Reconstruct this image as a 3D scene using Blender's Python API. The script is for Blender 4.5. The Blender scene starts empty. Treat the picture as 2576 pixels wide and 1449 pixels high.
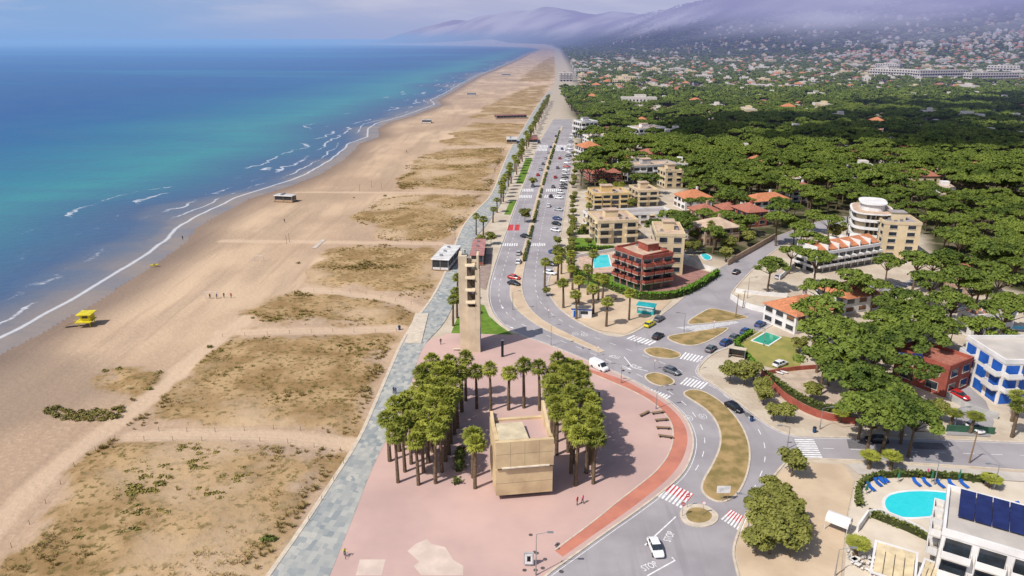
import bpy, math, random
import numpy as np
from mathutils import Vector, Matrix
random.seed(7); rng=np.random.default_rng(7)
R=math.radians
# ---------------------------------------------------------------- survey helper
# the drone hovers 72 m over the ground looking 18.9 deg down; plan positions (metres) are
# measured from bearings (u,v) intersected with the plane at height z
CH=72.0; FL=1839.0; PI_=R(18.9); CP=math.cos(PI_); SP=math.sin(PI_)
def G(u,v,z=0.0):
    dx=(u-1288)/FL; dy=(724.5-v)/FL
    t=(CH-z)/(SP-dy*CP)
    return (dx*t,(CP+dy*SP)*t)
def GL(pts,z=0.0): return [G(u,v,z) for u,v in pts]
def HZ(u,vb,vt):
    y=G(u,vb)[1]; dy=(724.5-vt)/FL
    return CH+y/(CP+dy*SP)*(-SP+dy*CP)
# ---------------------------------------------------------------- materials
MC={}
def math_(nt,op,a,b=None,c=None,clamp=False):
    n=nt.nodes.new('ShaderNodeMath'); n.operation=op; n.use_clamp=clamp
    for i,x in enumerate((a,b,c)):
        if x is None: continue
        if isinstance(x,(int,float)): n.inputs[i].default_value=x
        else: nt.links.new(x,n.inputs[i])
    return n.outputs[0]
def mixc(nt,f,a,b):
    n=nt.nodes.new('ShaderNodeMix'); n.data_type='RGBA'
    for i,x in ((0,f),(6,a),(7,b)):
        if isinstance(x,(int,float)): n.inputs[i].default_value=x
        elif isinstance(x,tuple): n.inputs[i].default_value=(x[0],x[1],x[2],1)
        else: nt.links.new(x,n.inputs[i])
    return n.outputs[2]
def sstep(nt,x,a,b):
    n=nt.nodes.new('ShaderNodeMapRange'); n.interpolation_type='SMOOTHSTEP'
    nt.links.new(x,n.inputs[0]); n.inputs[1].default_value=a; n.inputs[2].default_value=b
    return n.outputs[0]
def noise_(nt,scale,detail=4,vec=None,rough=.55,stretch=None,rot=0):
    p=nt.nodes.new('ShaderNodeNewGeometry').outputs['Position'] if vec is None else vec
    if stretch:
        m=nt.nodes.new('ShaderNodeMapping'); nt.links.new(p,m.inputs[0]); m.inputs['Scale'].default_value=stretch; m.inputs['Rotation'].default_value=(0,0,rot); p=m.outputs[0]
    n=nt.nodes.new('ShaderNodeTexNoise'); n.inputs['Scale'].default_value=scale; n.inputs['Detail'].default_value=detail; n.inputs['Roughness'].default_value=rough
    nt.links.new(p,n.inputs['Vector']); return n.outputs['Fac']
def attr(nt,name):
    n=nt.nodes.new('ShaderNodeAttribute'); n.attribute_name=name; return n.outputs['Fac']
# painted haze : emission mixed into each material by distance, mist tint by height
hz=bpy.data.node_groups.new('painted_haze','ShaderNodeTree')
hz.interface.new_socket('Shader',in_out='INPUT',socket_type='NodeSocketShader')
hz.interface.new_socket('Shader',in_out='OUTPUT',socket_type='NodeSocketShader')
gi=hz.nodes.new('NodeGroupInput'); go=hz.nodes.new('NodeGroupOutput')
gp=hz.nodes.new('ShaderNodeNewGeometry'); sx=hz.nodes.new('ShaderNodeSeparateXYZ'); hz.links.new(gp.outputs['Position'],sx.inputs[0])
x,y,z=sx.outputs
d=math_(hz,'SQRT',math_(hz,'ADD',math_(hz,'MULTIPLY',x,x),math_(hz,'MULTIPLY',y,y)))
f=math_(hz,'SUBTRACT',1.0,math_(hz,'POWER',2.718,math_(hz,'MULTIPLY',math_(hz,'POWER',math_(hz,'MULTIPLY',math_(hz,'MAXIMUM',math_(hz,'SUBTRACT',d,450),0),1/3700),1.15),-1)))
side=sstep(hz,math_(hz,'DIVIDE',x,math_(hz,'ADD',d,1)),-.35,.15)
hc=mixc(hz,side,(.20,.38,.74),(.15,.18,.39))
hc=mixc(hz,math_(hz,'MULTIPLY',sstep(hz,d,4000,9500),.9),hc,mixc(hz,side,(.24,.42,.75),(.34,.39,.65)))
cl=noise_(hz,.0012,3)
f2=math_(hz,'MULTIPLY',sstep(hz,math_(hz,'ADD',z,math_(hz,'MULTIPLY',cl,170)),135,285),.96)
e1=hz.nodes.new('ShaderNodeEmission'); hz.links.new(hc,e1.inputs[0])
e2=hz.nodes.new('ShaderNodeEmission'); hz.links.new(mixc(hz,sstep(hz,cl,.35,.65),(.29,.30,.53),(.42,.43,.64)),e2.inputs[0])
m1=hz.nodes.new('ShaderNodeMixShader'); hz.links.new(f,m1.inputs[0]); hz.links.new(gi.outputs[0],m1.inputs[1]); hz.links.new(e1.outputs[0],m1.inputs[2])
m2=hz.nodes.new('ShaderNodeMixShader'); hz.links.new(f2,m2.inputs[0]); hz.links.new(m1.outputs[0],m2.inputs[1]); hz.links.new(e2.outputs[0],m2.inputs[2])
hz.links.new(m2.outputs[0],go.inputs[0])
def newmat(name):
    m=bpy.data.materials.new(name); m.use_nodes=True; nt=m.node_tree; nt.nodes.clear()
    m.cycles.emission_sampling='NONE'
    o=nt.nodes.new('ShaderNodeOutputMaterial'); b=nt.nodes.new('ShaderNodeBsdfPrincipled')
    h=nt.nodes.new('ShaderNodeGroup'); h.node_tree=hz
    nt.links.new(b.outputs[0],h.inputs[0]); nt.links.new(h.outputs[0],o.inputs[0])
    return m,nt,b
def bump(nt,b,hsock,strength=.4,dist=.1):
    n=nt.nodes.new('ShaderNodeBump'); n.inputs['Strength'].default_value=strength; n.inputs['Distance'].default_value=dist
    nt.links.new(hsock,n.inputs['Height']); nt.links.new(n.outputs[0],b.inputs['Normal'])
def M(name,col=(.5,.5,.5),rough=.85,col2=None,scale=.6,detail=5,metal=0,spec=.25,bmp=0,lo=.3,hi=.7,stretch=None):
    if name in MC: return MC[name]
    m,nt,b=newmat(name)
    if col2 is None: col2=tuple(c*.72 for c in col)
    n=noise_(nt,scale,detail,stretch=stretch)
    c=mixc(nt,sstep(nt,n,lo,hi),col2,col)
    nt.links.new(c,b.inputs['Base Color']); b.inputs['Roughness'].default_value=rough; b.inputs['Metallic'].default_value=metal
    b.inputs['Specular IOR Level'].default_value=spec
    if bmp: bump(nt,b,n,bmp,.15)
    MC[name]=m; return m
def leafmat(name,dark,light,scale=.35):
    if name in MC: return MC[name]
    m,nt,b=newmat(name)
    n1=noise_(nt,scale,3); n2=noise_(nt,.03,2); oi=nt.nodes.new('ShaderNodeObjectInfo')
    f=math_(nt,'ADD',math_(nt,'MULTIPLY',sstep(nt,n1,.3,.7),.5),math_(nt,'MULTIPLY',oi.outputs['Random'],.5))
    c=mixc(nt,f,dark,light); c=mixc(nt,sstep(nt,n2,.45,.6),c,mixc(nt,.5,c,light))
    nt.links.new(c,b.inputs['Base Color']); b.inputs['Roughness'].default_value=.7; b.inputs['Specular IOR Level'].default_value=.2
    MC[name]=m; return m
def asph(name,a,b2):
    m,nt,b=newmat(name); n1=noise_(nt,.10,8); n2=noise_(nt,.5,4,stretch=(1,.06,1),rot=R(-6)); n3=noise_(nt,.022,3)
    c=mixc(nt,sstep(nt,n1,.3,.7),b2,a); c=mixc(nt,math_(nt,'MULTIPLY',sstep(nt,n2,.55,.7),.35),c,tuple(q*.8 for q in b2)); c=mixc(nt,math_(nt,'MULTIPLY',sstep(nt,n3,.5,.6),.3),c,tuple(q*1.12 for q in a))
    nt.links.new(c,b.inputs['Base Color']); b.inputs['Roughness'].default_value=.9; b.inputs['Specular IOR Level'].default_value=.2; MC[name]=m; return m
asphalt=asph('asphalt',(.36,.335,.35),(.27,.25,.265))
oldasph=asph('street_asphalt',(.35,.33,.34),(.26,.245,.25))
plaza_m=M('plaza_pink_paving',(.57,.39,.345),.85,(.45,.31,.285),.07,9,lo=.25,hi=.75)
conc=M('concrete_kerb',(.62,.53,.43),.85,(.48,.41,.33),.8)
church_m=M('church_concrete',(.64,.49,.29),.85,(.44,.32,.19),.35,8,lo=.2,hi=.7,bmp=.1)
tower_m=M('tower_concrete',(.68,.56,.40),.85,(.50,.40,.28),.35,8,lo=.2,hi=.7,bmp=.1)
bike_m=M('bike_lane_red',(.54,.21,.145),.85,(.43,.165,.12),.3,8)
white_l=M('road_paint_white',(.80,.79,.79),.7,(.55,.53,.54),1.2,6,lo=.25,hi=.6)
red_l=M('road_paint_red',(.62,.06,.07),.7,(.40,.06,.06),1.2)
lawn=M('lawn_grass',(.15,.25,.03),.95,(.09,.16,.02),.5,8)
drygrass=M('dry_median_grass',(.38,.26,.12),.95,(.21,.16,.06),.35,9,lo=.35,hi=.65,bmp=.5)
sandpark=M('sandy_gravel',(.60,.465,.33),.95,(.47,.355,.25),.15,9)
pave=M('light_paving',(.54,.49,.44),.85,(.43,.39,.36),.25,8)
whitew=M('wall_white',(.76,.74,.73),.8,(.62,.60,.59),.3)
townw=M('town_wall_white',(.66,.61,.56),.8,(.54,.49,.44),.3)
cream=M('wall_cream',(.68,.55,.36),.8,(.56,.44,.28),.3)
yellowc=M('wall_yellow',(.66,.48,.22),.8,(.56,.40,.18),.3)
tanw=M('wall_tan',(.50,.35,.24),.8)
brick=M('brick_red',(.36,.10,.07),.85,(.26,.07,.05),.6)
greyw=M('wall_grey',(.47,.46,.45),.8)
tile=M('terracotta_roof',(.58,.23,.11),.85,(.38,.15,.08),1.3,6,bmp=.4)
tile2=M('terracotta_dark_roof',(.42,.16,.11),.85,(.28,.11,.08),1.3,6)
tanroof=M('tan_roof',(.58,.43,.32),.85,(.42,.31,.23),.4)
greyroof=M('grey_roof',(.38,.34,.33),.85,(.28,.25,.24),.4)
glass=M('window_glass',(.035,.045,.06),.12,(.02,.025,.03),.6,spec=.6)
frame_m=M('window_frame',(.62,.58,.53),.6)
shutter=M('shutter_brown',(.22,.11,.06),.7)
blue_m=M('blue_paint',(.02,.12,.50),.5)
turq=M('turquoise_paint',(.03,.42,.45),.5)
metal=M('galvanised_metal',(.42,.43,.44),.45,metal=.6)
dark=M('dark_rubber',(.02,.02,.022),.7)
wood=M('weathered_wood',(.26,.17,.10),.85)
bark=M('bark',(.18,.125,.08),.95,(.10,.07,.045),2.0)
yellow=M('yellow_paint',(.72,.60,.03),.5)
solar=M('solar_panel_glass',(.02,.03,.12),.2,(.015,.02,.08),.8,spec=.6)
canvas=M('canvas_awning',(.74,.60,.38),.8)
skin=M('skin',(.50,.28,.19),.6)
pine_l=leafmat('pine_needles',(.038,.068,.011),(.175,.225,.036))
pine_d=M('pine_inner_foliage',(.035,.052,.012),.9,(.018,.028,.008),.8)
palm_l=leafmat('palm_fronds',(.07,.095,.015),(.33,.34,.05),.8)
palm_b=M('dead_palm_fronds',(.27,.18,.08),.95,(.13,.085,.04),2)
olive_l=leafmat('olive_leaves',(.07,.085,.018),(.24,.24,.055),.5)
hedge_l=leafmat('hedge_leaves',(.05,.13,.012),(.16,.30,.03),.8)
shrub_l=leafmat('shrub_leaves',(.045,.07,.015),(.14,.16,.035),.8)
tuft_l=leafmat('marram_grass',(.17,.13,.04),(.42,.31,.12),.10)
bushy_l=leafmat('dune_bush_leaves',(.12,.105,.03),(.30,.24,.07),.3)
def watermat(name,a,b_):
    m,nt,b=newmat(name); n=noise_(nt,1.5,3)
    nt.links.new(mixc(nt,n,a,b_),b.inputs['Base Color']); b.inputs['Roughness'].default_value=.08; bump(nt,b,n,.15,.05); return m
poolw=watermat('pool_water',(.02,.50,.58),(.05,.66,.70)); poolg=watermat('green_pool_water',(.03,.30,.18),(.04,.38,.24))
m,nt,b=newmat('promenade_stone_tiles'); gpn=nt.nodes.new('ShaderNodeNewGeometry')
mp=nt.nodes.new('ShaderNodeMapping'); nt.links.new(gpn.outputs['Position'],mp.inputs[0]); mp.inputs['Rotation'].default_value=(0,0,R(12)); mp.inputs['Scale'].default_value=(1.0,.7,.0)
vt=nt.nodes.new('ShaderNodeTexVoronoi'); vt.distance='CHEBYCHEV'; vt.inputs['Scale'].default_value=1.1; vt.inputs['Randomness'].default_value=.55; nt.links.new(mp.outputs[0],vt.inputs['Vector'])
bw=nt.nodes.new('ShaderNodeSeparateColor'); nt.links.new(vt.outputs['Color'],bw.inputs[0])
c=mixc(nt,bw.outputs[0],(.215,.245,.26),(.46,.445,.40)); c=mixc(nt,math_(nt,'MULTIPLY',sstep(nt,noise_(nt,.1,5),.35,.7),.5),c,(.33,.33,.32))
nt.links.new(c,b.inputs['Base Color']); b.inputs['Roughness'].default_value=.7; prom_m=m
# ---------------------------------------------------------------- mesh helpers
COL=bpy.context.scene.collection
def link(o,parent=None):
    COL.objects.link(o)
    if parent is not None: o.parent=parent
    return o
def mk(name,V,Fc,mats,mi=None,smooth=False,parent=None,loc=None,rot=None):
    me=bpy.data.meshes.new(name); me.from_pydata([tuple(map(float,p)) for p in V],[],[tuple(int(i) for i in q) for q in Fc])
    for m in (mats if isinstance(mats,(list,tuple)) else [mats]): me.materials.append(m)
    if mi is not None: me.polygons.foreach_set('material_index',np.asarray(mi,dtype=np.int32))
    if smooth: me.polygons.foreach_set('use_smooth',np.ones(len(me.polygons),dtype=bool))
    me.update(); o=bpy.data.objects.new(name,me); link(o,parent)
    if loc: o.location=loc
    if rot: o.rotation_euler=rot
    return o
BOXF=[(0,3,2,1),(4,5,6,7),(0,1,5,4),(1,2,6,5),(2,3,7,6),(3,0,4,7)]
class B:
    def __init__(s,org=(0,0),ang=0,z=0): s.o=(org[0],org[1],z); s.a=ang; s.p={}
    def g(s,part,mat):
        if part not in s.p: s.p[part]=([],[],mat)
        return s.p[part]
    def poly(s,part,mat,V,Fc):
        v,f,_=s.g(part,mat); k=len(v); v.extend(V); f.extend([tuple(i+k for i in q) for q in Fc])
    def box(s,part,mat,x0,x1,y0,y1,z0,z1):
        x0,x1=min(x0,x1),max(x0,x1); y0,y1=min(y0,y1),max(y0,y1)
        s.poly(part,mat,[(x0,y0,z0),(x1,y0,z0),(x1,y1,z0),(x0,y1,z0),(x0,y0,z1),(x1,y0,z1),(x1,y1,z1),(x0,y1,z1)],BOXF)
    def beam(s,part,mat,p,q,r0,r1=None,n=6):
        r1=r0 if r1 is None else r1
        p=Vector(p);q=Vector(q);dv=(q-p).normalized(); up=Vector((0,0,1)) if abs(dv.z)<.9 else Vector((1,0,0))
        a=dv.cross(up).normalized(); c=dv.cross(a)
        V=[];
        for pt,r in ((p,r0),(q,r1)):
            for i in range(n):
                t=2*math.pi*i/n; V.append(tuple(pt+a*math.cos(t)*r+c*math.sin(t)*r))
        Fc=[(i,(i+1)%n,n+(i+1)%n,n+i) for i in range(n)]+[tuple(range(n-1,-1,-1)),tuple(range(n,2*n))]
        s.poly(part,mat,V,Fc)
    def done(s,name,single=False,data=False):
        if single or len(s.p)==1:
            V=[];Fc=[];mi=[];ms=[]
            for k,(v,f,m) in s.p.items():
                if m not in ms: ms.append(m)
                kk=len(V); V+=v; Fc+=[tuple(i+kk for i in q) for q in f]; mi+=[ms.index(m)]*len(f)
            o=mk(name,V,Fc,ms,mi); o.location=s.o; o.rotation_euler=(0,0,s.a); return o
        e=bpy.data.objects.new(name,None); link(e); e.location=s.o; e.rotation_euler=(0,0,s.a)
        for k,(v,f,m) in s.p.items(): mk(k,v,f,m,parent=e)
        return e
def chaikin(p,n=2):
    p=[tuple(q) for q in p]
    for _ in range(n):
        q=[p[0]]
        for a,b_ in zip(p[:-1],p[1:]):
            q.append((a[0]*.75+b_[0]*.25,a[1]*.75+b_[1]*.25)); q.append((a[0]*.25+b_[0]*.75,a[1]*.25+b_[1]*.75))
        q.append(p[-1]); p=q
    return p
def chclosed(p,n=2):
    for _ in range(n):
        q=[]
        for i in range(len(p)):
            a=p[i];b_=p[(i+1)%len(p)]
            q.append((a[0]*.75+b_[0]*.25,a[1]*.75+b_[1]*.25)); q.append((a[0]*.25+b_[0]*.75,a[1]*.25+b_[1]*.75))
        p=q
    return p
def area(p): return .5*sum(p[i][0]*p[(i+1)%len(p)][1]-p[(i+1)%len(p)][0]*p[i][1] for i in range(len(p)))
def sheet(name,pts,z,mat,thick=0,top=None,inset=0):
    p=list(pts)
    if area(p)<0: p=p[::-1]
    n=len(p); V=[(a,b_,z) for a,b_ in p]; Fc=[tuple(range(n))]; mi=[0]; ms=[mat]
    if thick:
        V+=[(a,b_,z-thick) for a,b_ in p]
        for i in range(n): Fc.append((i,n+i,n+(i+1)%n,(i+1)%n)); mi.append(0)
    if top:
        q=[]
        for i in range(n):
            a=Vector(p[i-1]);b_=Vector(p[i]);c=Vector(p[(i+1)%n]); t=(c-a)
            if t.length<1e-6: t=Vector((1,0))
            t.normalize(); q.append((b_.x-t.y*inset,b_.y+t.x*inset))
        k=len(V); V+=[(a,b_,z+.006) for a,b_ in q]; Fc.append(tuple(range(k,k+n))); mi.append(1); ms.append(top)
    return mk(name,V,Fc,ms,mi)
def strip(name,path,w,z,mat,h=0,acc=None):
    V=[];Fc=[]; n=len(path)
    for i in range(n):
        a=Vector(path[max(i-1,0)]);b_=Vector(path[min(i+1,n-1)]); t=(b_-a).normalized(); nx,ny=-t.y*w/2,t.x*w/2; p=path[i]
        V+=[(p[0]-nx,p[1]-ny,z+h),(p[0]+nx,p[1]+ny,z+h)]
        if h: V+=[(p[0]-nx,p[1]-ny,z-.02),(p[0]+nx,p[1]+ny,z-.02)]
    s=4 if h else 2
    for i in range(n-1):
        a=i*s;c=a+s; Fc.append((a,c,c+1,a+1))
        if h: Fc.append((a,a+2,c+2,c)); Fc.append((a+1,c+1,c+3,a+3))
    if h: Fc.append((0,1,3,2)); k=(n-1)*s; Fc.append((k,k+2,k+3,k+1))
    if acc is not None:
        k=len(acc[0]); acc[0].extend(V); acc[1].extend([tuple(i+k for i in q) for q in Fc]); return
    return mk(name,V,Fc,mat)
def resample(path,step):
    out=[path[0]]; acc=0
    for a,b_ in zip(path[:-1],path[1:]):
        a=Vector(a);b_=Vector(b_);L=(b_-a).length
        if L<1e-6: continue
        s=step-acc
        while s<=L: out.append(tuple(a+(b_-a)*s/L)); s+=step
        acc=(acc+L)%step
    return out
def dashes(path,w,z,on,off,acc,):
    p=resample(path,.5); k=int((on+off)/.5); o=int(on/.5)
    for i in range(0,len(p)-o,k): strip('',p[i:i+o+1],w,z,None,acc=acc)
def sdp(P,poly,closed=True):
    P=np.asarray(P,float); X=P[:,0];Y=P[:,1]; D=np.full(len(P),1e18); ins=np.zeros(len(P),bool); n=len(poly)
    for i in range(n if closed else n-1):
        ax,ay=poly[i];bx,by=poly[(i+1)%n]; ex,ey=bx-ax,by-ay; L=ex*ex+ey*ey+1e-12
        t=np.clip(((X-ax)*ex+(Y-ay)*ey)/L,0,1); dd=(X-ax-t*ex)**2+(Y-ay-t*ey)**2; np.minimum(D,dd,out=D)
        if closed and ay!=by:
            c=((ay>Y)!=(by>Y))&(X<(bx-ax)*(Y-ay)/(by-ay)+ax); ins^=c
    D=np.sqrt(D); return np.where(ins,D,-D)
def ss(x): x=np.clip(x,0,1); return x*x*(3-2*x)
def fn(x,y,s,seed=0):
    r=np.random.default_rng(seed); o=0;a=1;t=0
    for k in range(5):
        for j in range(3):
            th=r.uniform(0,6.28); ph=r.uniform(0,6.28); fr=s*(1.9**k)*r.uniform(.8,1.25)
            o=o+a*np.sin((x*np.cos(th)+y*np.sin(th))*fr+ph+1.3*np.sin((x*np.sin(th)-y*np.cos(th))*fr*.7+ph)); t+=a
        a*=.55
    return o/t
# ---------------------------------------------------------------- ground + sea
shore=[(-2500,-900)]+GL([(-400,1060),(0,855),(70,822),(130,787),(200,752),(260,712),(330,670),(400,625),(435,600),(452,572),(520,535),(600,495),(700,465),(780,435),(840,400),(868,376),(882,360),(935,342),(932,322),(960,306),(1020,290),(1060,275),(1098,262),(1088,250),(1120,234),(1160,211),(1200,190),(1250,170),(1300,149),(1325,136)])+[(170,5000),(130,6000),(-300,7100),(-1200,8200),(-1950,9300),(-2050,9800),(-1500,11500),(-800,14000),(3000,70000),(-90000,70000),(-90000,-900)]
dunes=[[(-60,1500),(-20,1400),(20,1370),(100,1290),(150,1210),(230,1135),(330,1112),(600,1110),(870,1138),(850,1190),(760,1325),(670,1452),(640,1500)],
[(345,1070),(420,1000),(500,885),(560,852),(800,845),(1002,840),(985,915),(940,1020),(900,1095),(700,1078),(500,1085)],
[(620,790),(660,755),(740,730),(850,735),(950,752),(1035,775),(1040,800),(1010,824),(800,826),(640,826)],
[(765,690),(800,645),(900,617),(1090,627),(1112,640),(1095,700),(1080,755),(960,732),(800,716)],
[(885,545),(930,512),(1000,492),(1215,490),(1190,540),(1150,580),(1080,606),(950,603)],
[(1003,460),(1030,410),(1080,385),(1130,376),(1265,372),(1250,440),(1228,478),(1010,479)],
[(1118,362),(1150,325),(1190,308),(1330,312),(1305,345),(1290,368),(1130,368)],
[(1180,298),(1215,272),(1270,245),(1330,218),(1378,214),(1360,250),(1338,290),(1300,300)],
[(1300,205),(1330,180),(1370,150),(1400,140),(1392,190),(1380,205)],
[(250,935),(320,920),(420,935),(425,955),(350,1010),(320,985),(270,950)]]
dunesw=[GL(d_) for d_ in dunes]
paths=[chaikin(GL(q),2) for q in ([(560,838),(700,832),(860,834),(1005,826)],[(560,606),(800,609),(1110,613)],[(745,483),(1000,485),(1235,487)],[(620,800),(560,850),(480,905),(400,985),(300,1060),(170,1150),(60,1250),(-20,1340)],[(330,1098),(500,1093),(700,1097),(800,1108),(900,1120)],[(770,728),(900,742),(1000,756),(1060,782)],[(1120,371),(1280,370)])]
promL=chaikin(GL([(640,1500),(675,1449),(760,1330),(850,1190),(905,1105),(950,1000),(985,920),(1008,865),(1045,805),(1092,745),(1128,670),(1150,600),(1170,560),(1198,530),(1238,492),(1262,425),(1285,370),(1305,345),(1330,300),(1352,265),(1378,232)]),2)
promR=chaikin(GL([(810,1500),(830,1449),(890,1300),(935,1180),(985,1080),(1025,1000),(1052,900),(1072,860),(1120,815),(1152,740),(1172,690),(1185,620),(1205,588),(1225,565),(1250,530),(1272,490),(1295,430),(1312,375),(1327,345),(1347,300),(1367,262),(1388,232)]),2)
inland=[(promL[0][0]-40,-500)]+promL+GL([(1392,215),(1397,190),(1398,165),(1395,145)])+[(280,5100),(290,6400),(-200,7700),(-1150,8500),(-1850,9350),(-1950,9850),(-1400,11500),(0,70000),(90000,70000),(90000,-500)]
forest=GL([(1455,480),(1560,470),(1720,475),(1722,560),(1760,640),(1840,655),(1960,600),(2120,570),(2200,560),(2320,590),(2350,650),(2450,700),(2576,740),(3100,820),(3100,215),(1405,228),(1440,290),(1458,300)])
damp_p=GL([(-200,960),(0,880),(120,872),(230,905),(330,950),(240,1015),(120,1060),(-40,1110),(-250,1150)])
NR,NC=640,560
ys=30*np.exp(np.linspace(0,math.log(45000/30),NR)); tc=np.linspace(-1,1,NC)
YY=np.repeat(ys[:,None],NC,1); XX=tc[None,:]*(0.95*YY+90)
P=np.stack([XX.ravel(),YY.ravel()],1)
sh=sdp(P,shore); inl=sdp(P,inland)
def dunef(P):
    o=np.full(len(P),-60.0)
    for d_ in dunesw: o=np.maximum(o,sdp(P,d_))
    return o
near=P[:,1]<4000
du=np.full(len(P),-60.0); du[near]=dunef(P[near])
pa=np.full(len(P),60.0); n2=P[:,1]<700
pd=np.full(n2.sum(),60.0)
for q in paths: pd=np.minimum(pd,np.abs(sdp(P[n2],q,False)))
pa[n2]=pd
da=np.full(len(P),-60.0); da[n2]=sdp(P[n2],damp_p)
wo=sdp(P,forest)
def terr(X,Y,shv):
    s=.75*Y+.9*X-2150
    a=ss(s/3000)*ss((-shv-100)/1300)
    h=a*(300+130*fn(X,Y,.0016,3)+40*fn(X,Y,.006,5))
    return np.maximum(h,0)
Z=terr(P[:,0],P[:,1],sh)
Z+=np.where(inl<0,-ss((sh+25)/30)*.9,0)+ss((du+1)/5)*(.45+.75*fn(P[:,0],P[:,1],.22,9))*ss((-inl-2)/4)*ss((pa-1)/3)
Z=np.where(sh>2,-1.2,Z)
idx=np.arange(NR*NC).reshape(NR,NC)
Q=np.stack([idx[:-1,:-1],idx[:-1,1:],idx[1:,1:],idx[1:,:-1]],-1).reshape(-1,4)
def npmesh(name,V,Q,mats,attrs={},smooth=True):
    me=bpy.data.meshes.new(name); me.vertices.add(len(V)); me.vertices.foreach_set('co',V.astype(np.float32).ravel())
    me.loops.add(Q.size); me.loops.foreach_set('vertex_index',Q.astype(np.int32).ravel())
    me.polygons.add(len(Q)); me.polygons.foreach_set('loop_start',np.arange(0,Q.size,Q.shape[1],dtype=np.int32))
    me.polygons.foreach_set('use_smooth',np.full(len(Q),smooth))
    for m in mats: me.materials.append(m)
    me.update(calc_edges=True); me.validate()
    for k,v in attrs.items():
        a=me.attributes.new(k,'FLOAT','POINT'); a.data.foreach_set('value',v.astype(np.float32))
    o=bpy.data.objects.new(name,me); link(o); return o
gm,nt,b=newmat('ground_sand_and_soil')
A=lambda k: attr(nt,k)
nbig=noise_(nt,.012,5); nmid=noise_(nt,.12,7); nfine=noise_(nt,.9,6); trk=noise_(nt,.06,6,stretch=(1,.22,1),rot=R(-32)); edge=noise_(nt,.045,5)
ruts=noise_(nt,.35,4,stretch=(1,.05,1),rot=R(-30))
sand=mixc(nt,sstep(nt,nbig,.38,.62),(.40,.28,.195),(.57,.415,.285)); sand=mixc(nt,math_(nt,'MULTIPLY',sstep(nt,trk,.42,.62),.6),sand,(.34,.245,.175))
sand=mixc(nt,math_(nt,'MULTIPLY',sstep(nt,nfine,.45,.7),.3),sand,(.60,.455,.32)); sand=mixc(nt,math_(nt,'MULTIPLY',sstep(nt,ruts,.54,.64),.22),sand,(.27,.19,.135))
sand=mixc(nt,math_(nt,'MULTIPLY',sstep(nt,math_(nt,'ADD',A('damp'),math_(nt,'MULTIPLY',edge,16)),2,14),.6),sand,(.26,.195,.15))
wet=sstep(nt,math_(nt,'ADD',A('shore'),math_(nt,'MULTIPLY',nbig,18)),-17,3)
sand=mixc(nt,math_(nt,'MULTIPLY',wet,.8),sand,(.17,.125,.105))
patch=noise_(nt,.03,4)
dn=math_(nt,'ADD',A('dune'),math_(nt,'ADD',math_(nt,'MULTIPLY',math_(nt,'SUBTRACT',nmid,.5),14),math_(nt,'MULTIPLY',math_(nt,'SUBTRACT',edge,.5),32)))
pf=sstep(nt,math_(nt,'ADD',A('path'),math_(nt,'MULTIPLY',math_(nt,'SUBTRACT',nmid,.5),3)),1.2,3.2)
dcol=mixc(nt,sstep(nt,nmid,.38,.60),(.42,.285,.15),(.27,.17,.075)); dcol=mixc(nt,sstep(nt,nfine,.50,.64),dcol,(.155,.115,.04))
dcol=mixc(nt,math_(nt,'MULTIPLY',sstep(nt,patch,.50,.64),.8),dcol,(.52,.38,.25))
sand=mixc(nt,math_(nt,'MULTIPLY',math_(nt,'MULTIPLY',sstep(nt,dn,-1.5,3),pf),.95),sand,dcol)
sand=mixc(nt,math_(nt,'MULTIPLY',math_(nt,'SUBTRACT',1.0,pf),.6),sand,(.60,.45,.32))
urb=mixc(nt,sstep(nt,nmid,.4,.6),(.46,.38,.30),(.54,.465,.37))
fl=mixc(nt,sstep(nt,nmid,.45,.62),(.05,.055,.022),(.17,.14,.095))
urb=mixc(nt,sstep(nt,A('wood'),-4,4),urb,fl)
sxy=nt.nodes.new('ShaderNodeSeparateXYZ'); nt.links.new(nt.nodes.new('ShaderNodeNewGeometry').outputs['Position'],sxy.inputs[0])
hillc=mixc(nt,sstep(nt,edge,.4,.6),(.025,.035,.02),(.065,.07,.04))
town=mixc(nt,sstep(nt,nfine,.42,.58),(.06,.07,.035),(.20,.175,.14)); town=mixc(nt,sstep(nt,A('inland'),25,50),(.42,.36,.29),town)
urb=mixc(nt,sstep(nt,sxy.outputs[2],2,30),mixc(nt,sstep(nt,sxy.outputs[1],500,900),urb,town),hillc)
c=mixc(nt,sstep(nt,A('inland'),-.3,.3),sand,urb)
nt.links.new(c,b.inputs['Base Color']); b.inputs['Roughness'].default_value=.95; b.inputs['Specular IOR Level'].default_value=.1
bump(nt,b,nfine,.5,.4)
keep=~(sh[Q]>30).all(1)
npmesh('ground',np.column_stack([P,Z]),Q[keep],[gm],{'shore':sh,'dune':du,'inland':inl,'wood':wo,'path':pa,'damp':da})
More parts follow.
